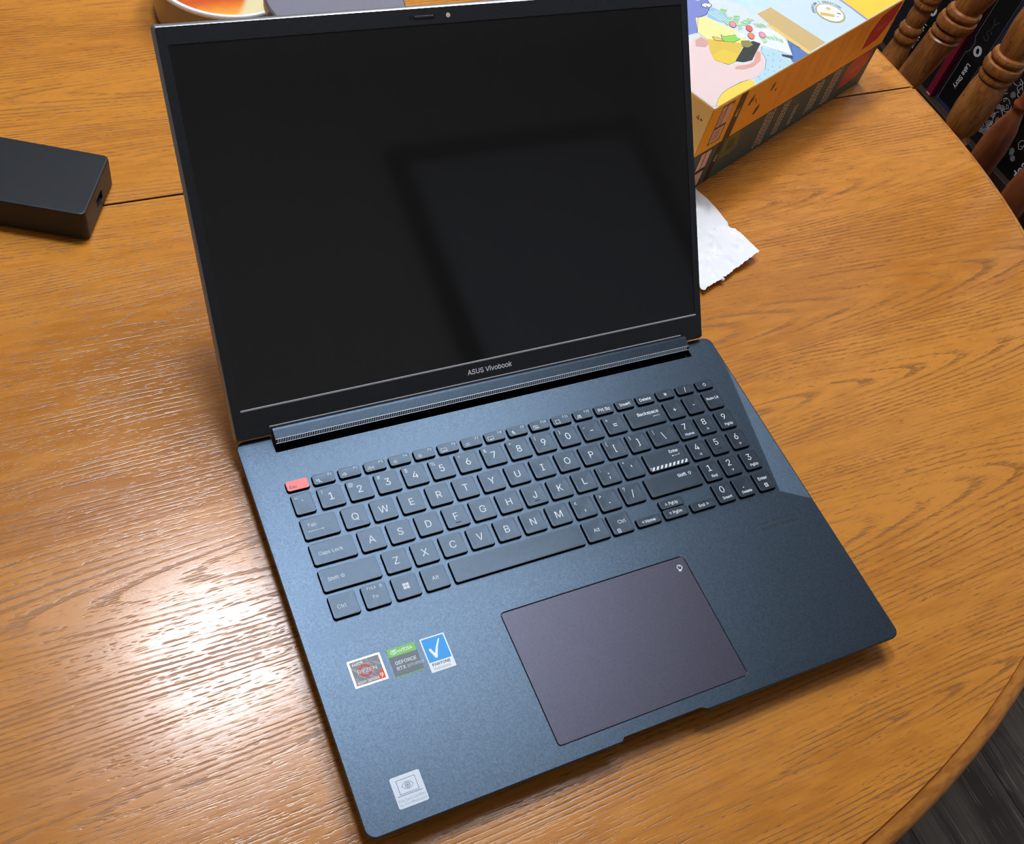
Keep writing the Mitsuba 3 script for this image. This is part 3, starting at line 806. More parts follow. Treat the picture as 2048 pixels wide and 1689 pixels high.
def soft(poly, r=1.2):
    return Polygon(poly).buffer(0).buffer(-r).buffer(2 * r).buffer(-r).intersection(sbox(.45, .45, BL_ - .45, BD_ - .45))


tp(clip([(0, 0), (166, 0), (166, 66), (120, 110), (90, 140), (0, 160)]), ink(206, 214, 216, .35), 0)
tp(clip([(145, 66), (176, 66), (330, 66), (330, 252), (150, 252)]), ink(190, 216, 228, .35), 0)
tp(soft([(59.8, 1.0), (66, 6.6), (85, 9.4), (97.8, 16.3), (110.3, 31), (120.1, 27.8), (122.2, 16.8), (118.7, .4), (59, .4)]), ink(176, 208, 218, .35), 1)
tp(soft([(142.7, 24.9), (144, 10), (144.5, .4), (118, .4), (124.2, 9.1), (127.3, 7.3)]), ink(88, 122, 178, .35), 2)
tp(clip([(127.3, 7.3), (123.5, 4.0), (117.5, 12.0), (119.5, 14.5)]), ink(62, 66, 88, .35), 3)
tp(clip([(139.9, 44.9), (144, 34), (140.2, 23.8), (127.3, 7.3), (122, 17.7), (112, 30), (108, 41), (121, 44), (128, 52)]), ink(222, 228, 240, .35), 2)
tp(clip([(150.2, 64.6), (171.7, 64.1), (174.6, 2.0), (146.4, 1.5), (146.0, 40)]), ink(198, 172, 118, .35), 2)
tp(clip([(144.2, 49.7), (148.4, 46.2), (148.6, 1.0), (143.4, 1.2)]), ink(230, 192, 106, .35), 3)
tp(clip([(56, 160), (124, 160), (124, 105), (118.3, 95.9), (102.7, 89.1), (91.9, 90.1), (72.5, 76.1), (52, 80), (40, 110)]), ink(122, 132, 192, .35), 3)
tp(stroke([(124, 105), (118.3, 95.9), (102.7, 89.1), (91.9, 90.1), (72.5, 76.1)], .7), ink(72, 84, 130, .35), 5)
tp(stroke([(142.7, 24.9), (144, 10), (140, 18), (127.3, 7.3)], .5), ink(58, 84, 130, .35), 4)
tp(stroke([(108, 41), (122, 17.7), (127.3, 7.3)], .5), ink(150, 170, 190, .35), 4)
tp(clip([(124, 118), (150, 96), (190, 96), (200, 180), (124, 180)]), ink(222, 230, 238, .35), 2)
tp(clip([(109.5, 93.8), (118.2, 93), (121.7, 79.8), (113, 69), (105.6, 74.9), (101, 86)]), ink(150, 186, 206, .35), 3)
for k in range(4):
    tp(stroke([(108 + 3 * k, 91 - k), (108 + 2.4 * k, 76 - 1.5 * k)], .8), ink(206, 228, 238, .35), 4)
tp(soft([(56.6, 72.2), (71.5, 71.8), (73, 61.4), (62, 50.7), (56, 40), (60.5, 30), (67.7, 28), (76.8, 23.6), (86, 22.8), (102.7, 31.2), (105.9, 27.8), (95.1, 15.5), (84.3, 9.9), (66, 6.6), (50.3, 10.5), (29.3, 10.1), (13, 5.5), (1.2, 1.2), (1.2, 70), (30, 90)], 2), ink(224, 200, 196, .35), 4)
tp(soft([(67, 26), (76.8, 22.0), (86, 21.6), (101.5, 29.6), (104, 27), (93, 19), (80, 17), (68, 19.5), (60, 25)], 1), ink(212, 160, 146, .35), 5)
tp(clip([(62, 70), (71, 70), (72, 61), (62, 58), (55, 64)]), ink(205, 160, 152, .35), 5)
tp(soft([(1.6, .4), (13.4, 6.2), (22, 9.2), (31.6, 10.3), (50.5, 9.6), (61.5, 7.8), (63, 4.5), (58.6, .4)]), ink(236, 204, 84, .35), 5)
tp(stroke([(3, 1.6), (13.4, 6.6), (22, 9.6), (31.6, 10.7), (50.5, 10.0), (60, 8.4)], .5), ink(150, 150, 120, .35), 6)
tp(soft([(89.3, 91), (99.3, 87.7), (102.5, 72.5), (108.2, 59.4), (106.9, 46.9), (99.8, 41), (84.5, 53), (73, 63), (73.4, 75.6)]), ink(238, 222, 150, .35), 5)
tp(soft([(73.5, 65.5), (84.5, 55.0), (99.8, 43.0), (71, 30.5), (61.7, 31), (54, 41), (60, 51.2)]), ink(214, 184, 76, .35), 6)
tp(soft([(58, 48), (74, 48), (82, 36.5), (70.5, 31.6), (62, 32), (55.5, 41)]), ink(222, 192, 70, .35), 7)
tp(clip([(71.1, 31.1), (100.2, 41.8), (110.6, 40.8), (114.2, 34.5), (86.4, 23.8), (76.7, 26.2)]), ink(52, 55, 52, .35), 7)
tp(soft([(100, 47), (108, 43), (106, 37), (98, 37), (94, 41)]), ink(136, 136, 76, .35), 8)
rnd = random.Random(9)
for cx, cy, an in ((121.9, 84.2, 200), (117.4, 72.9, 230), (124.8, 70.6, 30), (132.5, 62.0, 15), (137, 51.5, 330), (129.1, 36.3, 300), (134.8, 29.5, 290), (122.3, 36.9, 250), (118, 62, 60), (127, 62, 10), (112, 68, 150)):
    for q in range(4):
        a = math.radians(an + rnd.uniform(-16, 16))
        x, y = cx + 2.6 * (q - 1.5) * math.cos(a), cy + 2.6 * (q - 1.5) * math.sin(a)
        lf = affinity.rotate(affinity.scale(Point(x, y).buffer(1, quad_segs=4), 1.0, 3.4), math.degrees(a) + 30, origin='center')
        tp(lf, ink(*((156, 206, 152) if q % 2 else (176, 214, 180)), .35), 6)
for (x, y), cc in zip(((113.6, 66.3), (123.2, 54.2), (115.4, 46.2), (126.4, 41.6)), ((214, 150, 160), (224, 104, 96), (230, 138, 92), (226, 150, 170))):
    outlined(affinity.rotate(affinity.scale(Point(x, y).buffer(1, quad_segs=6), 4.6, 3.0), 40), ink(*cc, .35), 9, ink(150, 84, 74, .35))
outlined(soft([(93.5, 66.5), (90, 60), (98, 56.5), (106, 54), (101, 48.5), (92, 49), (84.2, 55.7), (88, 60)], .6), ink(142, 204, 88, .35), 8, ink(72, 120, 60, .35))
tp(soft([(104, 58), (112, 52), (108, 47.5), (101, 50)], .5), ink(232, 236, 216, .35), 9)
outlined(soft([(80.3, 64.8), (84.5, 61.2), (85.6, 54.5), (78.3, 59.8)], .5), ink(224, 188, 96, .35), 9, ink(110, 84, 44, .35))
outlined(affinity.rotate(affinity.scale(Point(114.9, 98.2).buffer(1, quad_segs=8), 5.2, 3.3), -20), ink(236, 242, 250, .35), 6, ink(70, 84, 124, .35), .8)
tp(Point(113.8, 97.0).buffer(.9), ink(60, 70, 100, .35), 8)
tp(affinity.scale(Point(116, 110).buffer(1, quad_segs=8), 4.6, 3.4), ink(236, 242, 250, .35), 6)
for x, y in ((72, 6), (80, 5), (88, 7), (96, 8), (104, 13), (92, 3), (102, 4), (110, 9), (106, 20), (113, 19), (70, 3)):
    tp(Point(x, y).buffer(.55, quad_segs=2), ink(84, 100, 112, .35), 3)
tp(stroke([(112, 31), (106, 28), (99, 17), (86, 9)], .5), ink(110, 130, 150, .35), 3)
tp(stroke([(251.0, 60), (250.2, 38), (249.4, 20), (247.2, 1.6)], 2.2), ink(150, 142, 200, .35), 3)
tp(clip([(252.2, 60), (251.6, 38), (250.6, 20), (248.6, 1), (330, 1), (330, 200), (256, 200)]), ink(240, 200, 70, .35), 2)
tp(affinity.scale(Point(220.6, 27).buffer(1, quad_segs=12), 15.0, 15.0), ink(170, 166, 122, .35), 3)
tp(affinity.scale(Point(220.8, 27.4).buffer(1, quad_segs=12), 13.2, 13.2), ink(236, 240, 240, .35), 4)
tp(Polygon([(208, 30), (212.5, 33.5), (222, 23.6), (219, 20.4)]), ink(206, 180, 96, .35), 5)
tp(Polygon([(225 + (3.6 if k % 2 == 0 else 1.6) * math.cos(math.radians(36 * k + 20)), 32.4 + (3.6 if k % 2 == 0 else 1.6) * math.sin(math.radians(36 * k + 20))) for k in range(10)]), ink(206, 176, 84, .35), 5)
tp(affinity.rotate(affinity.scale(Point(228, 22).buffer(1), 2.4, 1.0), -50), ink(110, 120, 140, .35), 5)
tp(Point(222, 19.6).buffer(.8), ink(110, 120, 140, .35), 5)
ms = []
for k, ch in enumerate('CREATION / CREATION'):
    if ch != ' ':
        an = 118 - 8.2 * k
        m = text(ch, 2.6, 0, 17.4, 'c', bold=True)
        m.apply_transform(trimesh.transformations.rotation_matrix(math.radians(an - 60), [0, 0, 1])); m.apply_translation([220.8, 27.2, 0]); ms.append(m)
obj('lettering', cat(ms), ink(96, 108, 118, .35), pic, smooth=False, M=topM @ trimesh.transformations.translation_matrix([0, 0, .2]))
tp(unary_union([stroke([(176, 92), (182, 84)], 1.8), stroke([(171, 95), (176, 88)], 1.6)]), ink(46, 140, 140, .35), 4)


def sp(geom, m, parent, lay=0, name='print'):
    obj(name, geom if isinstance(geom, trimesh.Trimesh) else ext(geom, 0, .05), m, parent, smooth=False,
        M=sideM @ trimesh.transformations.translation_matrix([0, 0, (.01 if parent == blid else -1.29) + .05 * lay]))


brown, pink, deep = ink(70, 36, 20, .4), ink(216, 172, 152, .4), ink(44, 40, 38, .4)
sp(sbox(14.6, 54.6, 32.4, 95.6), brown, blid); sp(Polygon([(15.9, 73.4), (32, 73.4), (32, 92), (29, 94.2), (15.7, 94.2)]).difference(sbox(22.2, 70, 23.4, 96)), pink, blid, 1)
sp(Polygon([(16, 55.8), (30.2, 55.8), (31, 57), (31, 70.6), (16, 70.6)]), pink, blid, 1)
sp(cat([ext(sbox(17 + 1.1 * k, 75, 17.5 + 1.1 * k, 90), 0, .05) for k in range(4)] + [ext(sbox(18 + 1.0 * k, 58, 18.5 + 1.0 * k, 69), 0, .05) for k in range(10)]), ink(170, 124, 108, .4), blid, 2)
sp(sbox(40.2, 49.0, 51.2, 98.2), ink(54, 28, 20, .4), blid)
sp(moved(text('ALL', 3.6, 0, 0, 'c', depth=.05, bold=True), trimesh.transformations.translation_matrix([46, 77, 0]) @ trimesh.transformations.rotation_matrix(math.pi / 2, [0, 0, 1])), ink(226, 200, 170, .4), blid, 1)
for pts in ([(67.6, 88), (63, 84), (61, 78), (65, 77), (68, 82)], [(86, 70.5), (81, 68), (79, 61), (83, 60), (86.5, 64)], [(99.8, 88), (96, 86), (95.4, 79), (98, 79), (100, 83)], [(104, 78), (107, 78.5), (107, 76), (104.5, 75.5)]):
    sp(soft(pts, .4), brown, blid)
sp(stroke([(68, 79), (72, 81), (77, 74)], .9), brown, blid)
for k in range(9):
    x = 118 + 17.5 * k + (3 if k % 2 else 0)
    sp(cat([ext(sbox(x + 4 * j, 54 + 3 * ((k + j) % 3), x + 1.3 + 4 * j, 90 + 3 * ((k * 2 + j) % 3)), 0, .05) for j in range(2 + k % 2)]), ink(214, 146, 60, .4), blid)
lens = lambda x0, x1, zm, h: soft([(x0, zm + h * .2), (x0 + 9, zm + h), ((x0 + x1) / 2 + 9, zm + h), (x1, zm - h * .1), (x1 - 9, zm - h), ((x0 + x1) / 2 - 10, zm - h)], 2)
sp(Polygon([(272.6, 57.6), (283, 58.0), (301, 61), (316, 79), (318, 96.6), (306, 96.8), (282, 91), (273, 77)]), ink(178, 44, 36, .4), blid)
sp(Polygon([(275, 60.4), (283, 60.4), (300, 63.5), (313.4, 79.4), (315.6, 94), (305, 94.6), (283, 88.8), (275, 75.6)]), ink(190, 58, 48, .4), blid, 1)
sp(moved(text('ART', 6, 294, 76, 'c', depth=.05), np.eye(4)), ink(214, 120, 96, .4), blid, 2)
sp(stroke([(318, 70), (320.4, 78), (319.4, 86)], 1.2), brown, blid)
sp(sbox(14.6, 1.6, 32.4, 45.4), ink(40, 34, 30, .4), bbase); sp(sbox(16, 24, 22.4, 43.6), pink, bbase, 1); sp(sbox(23.6, 24, 31.2, 43.6), pink, bbase, 1); sp(sbox(16, 3, 31.2, 19.6), pink, bbase, 1)
sp(sbox(40.2, 1.0, 48.8, 48), ink(30, 22, 20, .4), bbase)
sp(moved(text('ALL', 3.6, 0, 0, 'c', depth=.05, bold=True), trimesh.transformations.translation_matrix([45.6, 27, 0]) @ trimesh.transformations.rotation_matrix(math.pi / 2, [0, 0, 1])), ink(214, 190, 166, .4), bbase, 1)
sp(soft([(52.5, 45.3), (74, 46), (81, 24), (71, 20), (52, 22)], 1.5), ink(92, 100, 52, .4), bbase); sp(soft([(58, 40), (69, 40), (72, 28), (60, 28)], 1.5), ink(58, 72, 44, .4), bbase, 1)
rnd = random.Random(3)
for x, zt, zb, nn_ in ((118, 46, 3, 4), (148, 45, 4, 3), (206, 45, 6, 4), (238, 46, 4, 4), (176, 30, 6, 2)):
    ms = []
    for j in range(nn_):
        z = zb + rnd.uniform(0, 4)
        while z < zt - 2:
            dz = rnd.uniform(1.4, 3.4)
            ms.append(ext(sbox(x + 4.2 * j, z, x + 1.9 + 4.2 * j, min(z + dz, zt)), 0, .05)); z += dz + .9
    sp(cat(ms), ink(200, 182, 156, .4), bbase)
sp(Polygon([(264.7, 12.8), (275, 12.8), (304, 15.6), (312, 30), (313, 46.6), (300, 47.0), (276, 46.6), (265.6, 40)]), ink(176, 58, 48, .4), bbase)
sp(text('ART', 6, 289, 29, 'c', depth=.05), ink(206, 110, 96, .4), bbase, 1)
obj('end_mark', text('4+', 4, 0, 0, 'c', bold=True), ink(120, 88, 50, .4), tb, smooth=False,
    M=frame([BO[0] - .14 * BU[0], BO[1] - .14 * BU[1], ZT], [*(-BV), 0], [0, 0, 1], [*(-BU), 0]) @ trimesh.transformations.translation_matrix([-9.5, 84, 0]))

# ------------------------------------------------------------------ paper towel peeking out behind the lid
A_, B_, C_, D_ = map(np.array, ((462.0, 452.0), (474.2, 346.6), (403.0, 320.5), (386.0, 432.0)))
n = 40
s_, t_ = np.meshgrid(np.linspace(0, 1, n), np.linspace(0, 1, n), indexing='ij')
xy = (1 - s_)[..., None] * ((1 - t_)[..., None] * A_ + t_[..., None] * D_) + s_[..., None] * ((1 - t_)[..., None] * B_ + t_[..., None] * C_)
nz = meshkit.fbm(np.c_[xy.reshape(-1, 2) / 26, np.zeros(n * n)], 3, 5).reshape(n, n)
cr = abs(meshkit.fbm(np.c_[xy.reshape(-1, 2) / 18, np.ones(n * n)], 2, 8).reshape(n, n) - .5)
hz = 2.0 + 7.5 * s_ ** 2 * (1 - .55 * t_) + 5.0 * (nz - .5) - 2.6 * np.exp(-(cr / .02) ** 2)
hz = np.maximum(hz, .8)
edge_ = (s_ > .999)
jit = np.random.RandomState(2).uniform(-1.3, 1.0, n)
xy[-1, :, 1] += jit; xy[-1, :, 0] += jit * .4
up_ = np.c_[xy.reshape(-1, 2), (ZT + hz).reshape(-1)]; dn_ = up_ - [0, 0, .35]
idx = np.arange(n * n).reshape(n, n); q = np.stack([idx[:-1, :-1], idx[1:, :-1], idx[1:, 1:], idx[:-1, 1:]], -1).reshape(-1, 4)
f = np.vstack([q[:, [0, 1, 2]], q[:, [0, 2, 3]]]); bd = np.concatenate([idx[:-1, 0], idx[-1, :-1], idx[:0:-1, -1], idx[0, :0:-1]]); bn = np.roll(bd, -1)
F = np.vstack([f, f[:, ::-1] + n * n, np.stack([bd, bd + n * n, bn + n * n], 1), np.stack([bd, bn + n * n, bn], 1)])
tow = tm(np.vstack([up_, dn_]), F)
pt = thing('paper_towel', 'crumpled white paper towel between the laptop screen and the toy box', 'paper towel')
obj('sheet', tow, 'tissue', pt, smooth=50, uv=None)
nb = trimesh.creation.icosphere(2, 1.6); nb.vertices *= 1 + .35 * (meshkit.noise(nb.vertices * 1.2)[:, None] - .5); nb.apply_translation([426.5, 327.5, ZT + 5.4])
obj('torn_tuft', nb, 'tissue', pt)

# ------------------------------------------------------------------ food tub and gray round container behind the screen
tub = thing('food_tub', 'round white rimmed food tub with an orange and cream lid behind the laptop screen', 'tub')
tubM = trimesh.transformations.translation_matrix([118.0, 741.0, ZT])
obj('bowl', lathe([(56, 0.1), (61, 3), (63, 22), (62, 37)], 48), 'tub_plastic', tub, M=tubM, smooth=50)
obj('rim', lathe([(61.5, 36.5), (63.4, 37.4), (63.8, 39), (62.8, 40.6), (60.5, 40.9), (59.0, 40.0), (58.6, 38.5)], 64), ink(238, 240, 244, .3), tub, M=tubM, smooth=50)


def orange(p, n, uv):
    d = noise(p.x * 34, p.y * 34, 2) + .35 * noise(p.x * 140, p.y * 140, 3)
    u = (p.x - 0.118) * 0.9 - (p.y - 0.741) * 0.45
    c = mix(mi.Color3f(.94, .36, .035), mi.Color3f(.90, .47, .12), smoothstep(.4, .9, d))
    c = mix(c, mi.Color3f(.62, .095, .02), smoothstep(-.052, -.030, (p.y - 0.741) + 0.012 * d))
    return mix(c, mi.Color3f(.74, .66, .36), smoothstep(0.024, 0.032, u + .006 * d))


mat('tub_print', pr(mikit.proc(orange), .35, .4))
obj('lid', lathe([(58.8, 38.0), (58.6, 39.2), (40, 39.8), (.01, 40.0)], 48), 'tub_print', tub, M=tubM, smooth=50, label='orange, red and cream printed lid')
gc = thing('food_container', 'dark gray round lidded container beside the food tub behind the laptop screen', 'container')
gcM = trimesh.transformations.translation_matrix([186.5, 641.0, ZT])
obj('bowl', lathe([(47, .1), (50, 2), (56, 66), (57, 70)], 48), 'gray_lid', gc, M=gcM, smooth=50)
gl = obj('lid', lathe([(58.0, 66), (59.2, 67), (59.2, 75.4), (58.2, 76.2), (55.6, 76.2), (54.0, 73.2), (52.6, 72.6), (44, 72.6), (43.4, 73.1), (.01, 73.1)], 64), 'gray_lid', gc, M=gcM, smooth=40, label='dark gray lid with raised lettering')
obj('lid_band', lathe([(55.7, 75.9), (58.0, 75.9), (57.4, 76.9), (56.2, 76.9)], 64), 'gray_rim', gl, M=gcM, smooth=40)
ms = [moved(slab(-4.2, 4.2, -1.0, 1.0, 0, 1.3, .8, .5), trimesh.transformations.translation_matrix([x, y - 10, 73]) @ trimesh.transformations.rotation_matrix(math.radians(-32), [0, 0, 1]))
      for x, y in ((-19, -1), (-15, -5), (-10, -2), (-8, -9), (-4, -5), (-12, 4), (-3, 2), (2, -2), (4, -9), (-16, 9), (9, -7), (0, 9))]
obj('glint_lettering', cat(ms), ink(176, 180, 196, .25), gl, M=gcM, smooth=40)  # pale colour paints glints of light on the ridges of the dark lid

# ------------------------------------------------------------------ shelf of books beyond the table's edge
shelf = thing('book_shelf', 'low dark wooden shelf carrying the standing books beside the wall', 'shelf')
SX, SZ = 1195.0, -272.0
mat('shelf_wood', pr([0.030, 0.017, 0.010], 0.45, 0.4))
obj('board', slab(SX - 12, X1 - 8, 150, 1250, SZ - 26, SZ, 1, .5, 1), 'shelf_wood', shelf, smooth=False)
for y in (150, 1224):
    obj('side_panel', slab(SX - 12, X1 - 8, y, y + 26, ZF, SZ - 26, 1, .5, 1), 'shelf_wood', shelf, smooth=False)
spineM = lambda y: frame([SX, y, SZ], [0, -1, 0], [0, 0, 1], [-1, 0, 0])       # x to the viewer's right, y up, z out of the spine


def book(y0, y1, h, cover, label, prints=(), dx=0.0, group=None):
    """A book standing upright, spine towards the table: cover case, page block, printed spine."""
    t = thing('book', label, 'book', group)
    M = spineM(y1) @ trimesh.transformations.translation_matrix([0, 0, -dx])
    wd, dp = y1 - y0 - 1.2, 150.0
    o = [(0, 0), (wd, 0), (wd, -dp), (wd - 2.2, -dp), (wd - 2.2, -2.6), (2.2, -2.6), (2.2, -dp), (0, -dp)]
    case = ext(Polygon(o), 0, h)
    case.apply_transform(np.array([[1, 0, 0, 0], [0, 0, 1, 0], [0, 1, 0, 0], [0, 0, 0, 1]], float)); case = tm(case.vertices, case.faces)
    obj('cover', case, cover, t, smooth=False, M=M)
    obj('pages', slab(2.3, wd - 2.3, 3.0, h - 3.0, -dp + 4, -2.7, .4, .2, 1), 'page_paper', t, smooth=False, M=M)
    for k, (geom, m) in enumerate(prints):
        obj('spine_print', geom if isinstance(geom, trimesh.Trimesh) else ext(geom, 0, .12), m, t, smooth=False, M=M @ trimesh.transformations.translation_matrix([0, 0, .02 + .1 * k]))
    return t


cv_black, cv_red, cv_blue, cv_night = ink(20, 20, 22, .35), ink(124, 24, 46, .35), ink(40, 48, 84, .35), ink(26, 22, 30, .4)
white, gray_, lilac = ink(206, 208, 212, .4), ink(92, 84, 84, .4), ink(190, 168, 196, .4)


def down_text(s, h, x, y):
    """Spine lettering running from top to bottom."""
    m = text(s, h, 0, 0, 'l', depth=.12, bold=True, sx=.82)
    m.apply_transform(trimesh.transformations.rotation_matrix(-math.pi / 2, [0, 0, 1])); m.apply_translation([x, y, 0])
    return m


def volume_prints(wd, ring_z, word, x0=0):
    c = x0 + wd / 2
    rim = unary_union([stroke([(x0 + 3, 2), (x0 + 3, ring_z - 13), (c - 12, ring_z - 6), (c - 12, ring_z + 6), (x0 + 3, ring_z + 13), (x0 + 3, 228)], 1.6), stroke([(x0 + wd - 3, 2), (x0 + wd - 3, ring_z - 13)], 1.2), stroke([(x0 + wd - 3, ring_z + 13), (x0 + wd - 3, 228)], 1.2)])
    ring = Point(c, ring_z).buffer(7.6, quad_segs=8).difference(affinity.rotate(affinity.scale(Point(c, ring_z).buffer(3.2), .9, 1.3), 30))
    return [(sbox(x0 - 1, 8, x0 + wd - 1, 232), cv_black), (sbox(x0 + 3.4, 6, x0 + wd - 3.4, ring_z - 14), ink(10, 10, 12, .35)), (rim, gray_), (ring, white), (down_text(word, 7.2, c, ring_z - 22), white),
            (cat([moved(text(ch, 15, c, ring_z + 26 + 17 * k, 'c', depth=.12), np.eye(4)) for k, ch in enumerate('SY')]), ink(52, 52, 54, .4))]


book(929, 965, 236, cv_night, 'black book half hidden by the box, the farthest one along the shelf')
book(889, 927, 226, ink(30, 32, 40, .35), 'dark gray book with no title, second from the far end of the shelf')
book(839, 887, 238, cv_black, 'black book with a white ring emblem, nearest to the toy box', volume_prints(46, 92, 'Lake Many'))
book(797, 837, 230, ink(24, 24, 30, .35), 'plain black book between the ring emblem book and the thin crimson one')
book(783.5, 795.5, 232, cv_red, 'thin crimson book between two black books with ring emblems', [(sbox(1.5, 1.5, 9.5, 3.5), ink(230, 170, 160, .4))], dx=-6)
book(726, 782, 240, cv_blue, 'thick blue and black book with a white ring emblem beside the crimson book', volume_prints(40, 96, 'Lake Story', 2), dx=2)
rnd = random.Random(11)


def filigree(wd, h, seed, n_):
    r = random.Random(seed); g = []
    for k in range(n_):
        x, y, q = r.uniform(6, wd - 6), r.uniform(8, h - 8), r.random()
        if q < .28:
            g.append(unary_union([affinity.translate(icon_ring(2.6 * math.cos(a), 2.6 * math.sin(a), 1.7, .55), x, y) for a in np.arange(6) * math.pi / 3]))
        elif q < .6:
            g.append(affinity.rotate(affinity.scale(icon_ring(x, y, 3.0, .8), .6, 1.15), r.uniform(0, 180)))
        else:
            a = r.uniform(0, 6.3); pts = [(x, y)]
            for _ in range(7):
                a += r.uniform(-.2, .75); pts.append((pts[-1][0] + 2.4 * math.cos(a), pts[-1][1] + 2.4 * math.sin(a)))
            g.append(stroke(pts, .9))
    return unary_union(g).intersection(sbox(1.5, 2, wd - 1.5, h - 2))


book(634, 712, 230, cv_night, 'thick dark book with a white and lilac floral pattern on its spine', [(filigree(76, 228, 5, 120).intersection(sbox(0, 0, 30, 230)), lilac), (filigree(76, 228, 6, 150).intersection(sbox(26, 0, 76, 230)), ink(186, 184, 188, .4)),
    (icon_ring(58, 150, 26, 6).intersection(sbox(1, 0, 75, 230)), ink(176, 172, 176, .4))])
book(566, 630, 236, ink(12, 13, 15, .35), 'glossy black book with white scrolls, right of the floral one', [(filigree(62, 234, 15, 34), ink(200, 206, 210, .4)), (down_text('Keep', 14, 44, 46), ink(206, 212, 216, .4))])
book(500, 563, 228, cv_black, 'plain black book at the near end of the shelf row')

# ------------------------------------------------------------------ chairs: turned spindles lean out beyond the table's edge
def chair(name, label, x, y, ang, wood, spindles, lean, seat_w, rail_z, rake):
    """spindles: (place of the axis where it is z high, lean per unit of height in x and y, profile [(radius, height)])."""
    t = thing(name, label, 'chair')
    B = trimesh.transformations.translation_matrix([x, y, 0]) @ trimesh.transformations.rotation_matrix(ang, [0, 0, 1])
    sz = -320.0
    sh = np.eye(4); sh[0, 2] = rake; sh[0, 3] = -rake * sz          # the rail stands as far out as the back leans
    hw = seat_w / 2
    obj('seat', loft([rr3(-420 + i, 34 - i, -hw + i, hw - i, 70, z, 6) for i, z in ((14, sz - 34), (0, sz - 22), (0, sz - 8), (8, sz))]), wood, t, M=B)
    for (px_, py_, pz_), (lx_, ly_), prof_ in spindles:
        S = np.eye(4); S[0, 2], S[1, 2], S[0, 3], S[1, 3] = lx_, ly_, px_ - lx_ * pz_, py_ - ly_ * pz_
        obj('spindle', lathe(prof_, 28), wood, t, smooth=42, M=S)
    obj('crest_rail', loft([np.array([[a_, v, z] for a_, z in ((-16, rail_z), (14, rail_z), (12, rail_z + 95), (-12, rail_z + 95))]) for v in np.linspace(-hw - 10, hw + 10, 9)]), wood, t, M=B @ sh)
    for a_, v in ((-370, -hw + 50), (-370, hw - 50), (-10, -hw + 50), (-10, hw - 50)):
        s_ = 1 if a_ < -100 else -1
        M = np.eye(4); M[0, 2] = .10 * s_; M[0, 3] = -.10 * s_ * (sz - 30)
        obj('leg', lathe([(13, ZF), (15, ZF + 60), (22, ZF + 200), (16, ZF + 216), (24, ZF + 240), (17, ZF + 262), (23, -380), (18, sz - 30)], 20), wood, t, smooth=40, M=B @ M @ trimesh.transformations.translation_matrix([a_, v, 0]))
    for v in (-hw + 50, hw - 50):
        m = lathe([(8, 0), (12, 150), (8, 300)], 14)
        obj('stretcher', m, wood, t, smooth=40, M=B @ trimesh.transformations.translation_matrix([-340, v, ZF + 190]) @ trimesh.transformations.rotation_matrix(math.pi / 2, [0, 1, 0]))
    return t


def prof_a(z0):
    """Spindle with a bulb at the bottom, three beads at z0, and a barrel above."""
    return [(9, -322), (11, -262), (13, z0 - 175), (22, z0 - 150), (22.5, z0 - 118), (16, z0 - 101), (20, z0 - 97), (20.5, z0 - 92), (16.5, z0 - 88), (15, z0 - 86), (20, z0 - 78), (22.4, z0 - 55), (21.6, z0 - 30), (19.6, z0 - 15),
            (17.6, z0 - 13.2), (20.4, z0 - 11.5), (21.2, z0 - 8), (19.8, z0 - 4.6), (17.8, z0 - 3.8), (22.4, z0 - 1), (23.6, z0 + 4), (22.6, z0 + 9.4), (18.4, z0 + 11.4), (20.8, z0 + 13.4), (21.6, z0 + 16.6), (20.2, z0 + 20), (16.5, z0 + 21.6),
            (18.6, z0 + 30), (20.8, z0 + 56), (19.5, z0 + 84), (14, z0 + 110), (17, z0 + 114), (17, z0 + 120), (12, z0 + 126), (11, z0 + 200), (9, 262)]


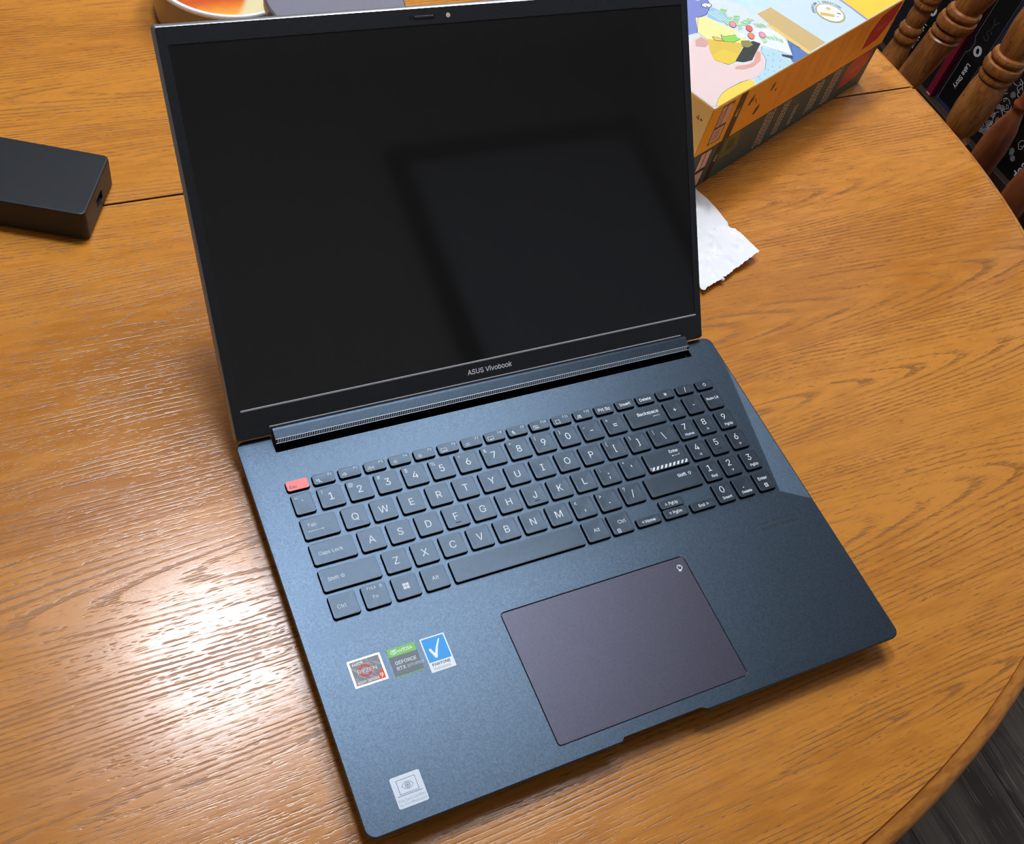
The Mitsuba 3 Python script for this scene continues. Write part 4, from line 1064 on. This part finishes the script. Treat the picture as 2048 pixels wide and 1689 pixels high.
def prof_b(z0):
    p_ = prof_a(z0)
    return [(9, -322), (11, -262), (12.5, z0 - 160), (15.5, z0 - 110), (18.4, z0 - 50), (19.8, z0 - 22), (20.6, z0 - 16)] + p_[14:]


def prof_c(z0):
    """Spindle with two pairs of thin beads and a short barrel between them, a bulb below."""
    return [(9, -322), (11, -262), (13, z0 - 130), (20, z0 - 70), (20.5, z0 - 46), (17, z0 - 26), (15.4, z0 - 20), (18.0, z0 - 17.4), (18.8, z0 - 13), (17.0, z0 - 9), (16.2, z0 - 8), (17.8, z0 - 5.4), (18.4, z0 - 1.6), (16.0, z0 + 2.4),
            (14.4, z0 + 4), (15.6, z0 + 12), (15.6, z0 + 18), (14.4, z0 + 24), (14.2, z0 + 25), (17.6, z0 + 27.6), (18.2, z0 + 31), (16.4, z0 + 35), (18.0, z0 + 37.6), (18.2, z0 + 41.6), (16, z0 + 45), (18, z0 + 80), (12, z0 + 130), (9, 262)]


def prof_d(z0):
    return [(9, -322), (12, -250), (15.5, z0 - 90), (15.8, z0 - 50), (13.0, z0 - 28), (7.2, z0 - 8), (6.4, z0 - 4), (8.6, z0), (9.0, z0 + 3), (6.6, z0 + 8), (8.5, z0 + 30), (12, z0 + 90), (9, z0 + 190), (8, 262)]


chair('dining_chair', 'golden brown dining chair with thick beaded spindles beside the table', 968, 690, 0.0, 'chair_wood',
      [((989.0, 577.0, -46.0), (.12, .04), prof_a(-50)), ((984.5, 664.3, -46.0), (.25, -.04), prof_b(-50)), ((978.5, 714.0, -50.0), (.12, .05), [(r * .82, z) for r, z in prof_c(-84)])], .12, 370, 262, .14)
chair('dining_chair', 'red brown dining chair with slim tapered spindles, right of the golden brown one', 955, 305, 0.0, 'chair_wood_red',
      [((891.0, 467.4, -60.0), (0, 0), prof_d(-6)), ((872.5, 397.0, -60.0), (0, 0), prof_d(-6)), ((858.0, 320.0, -60.0), (0, 0), prof_d(-6)), ((846.0, 245.0, -60.0), (0, 0), prof_d(-6))], 0, 350, 262, .0)
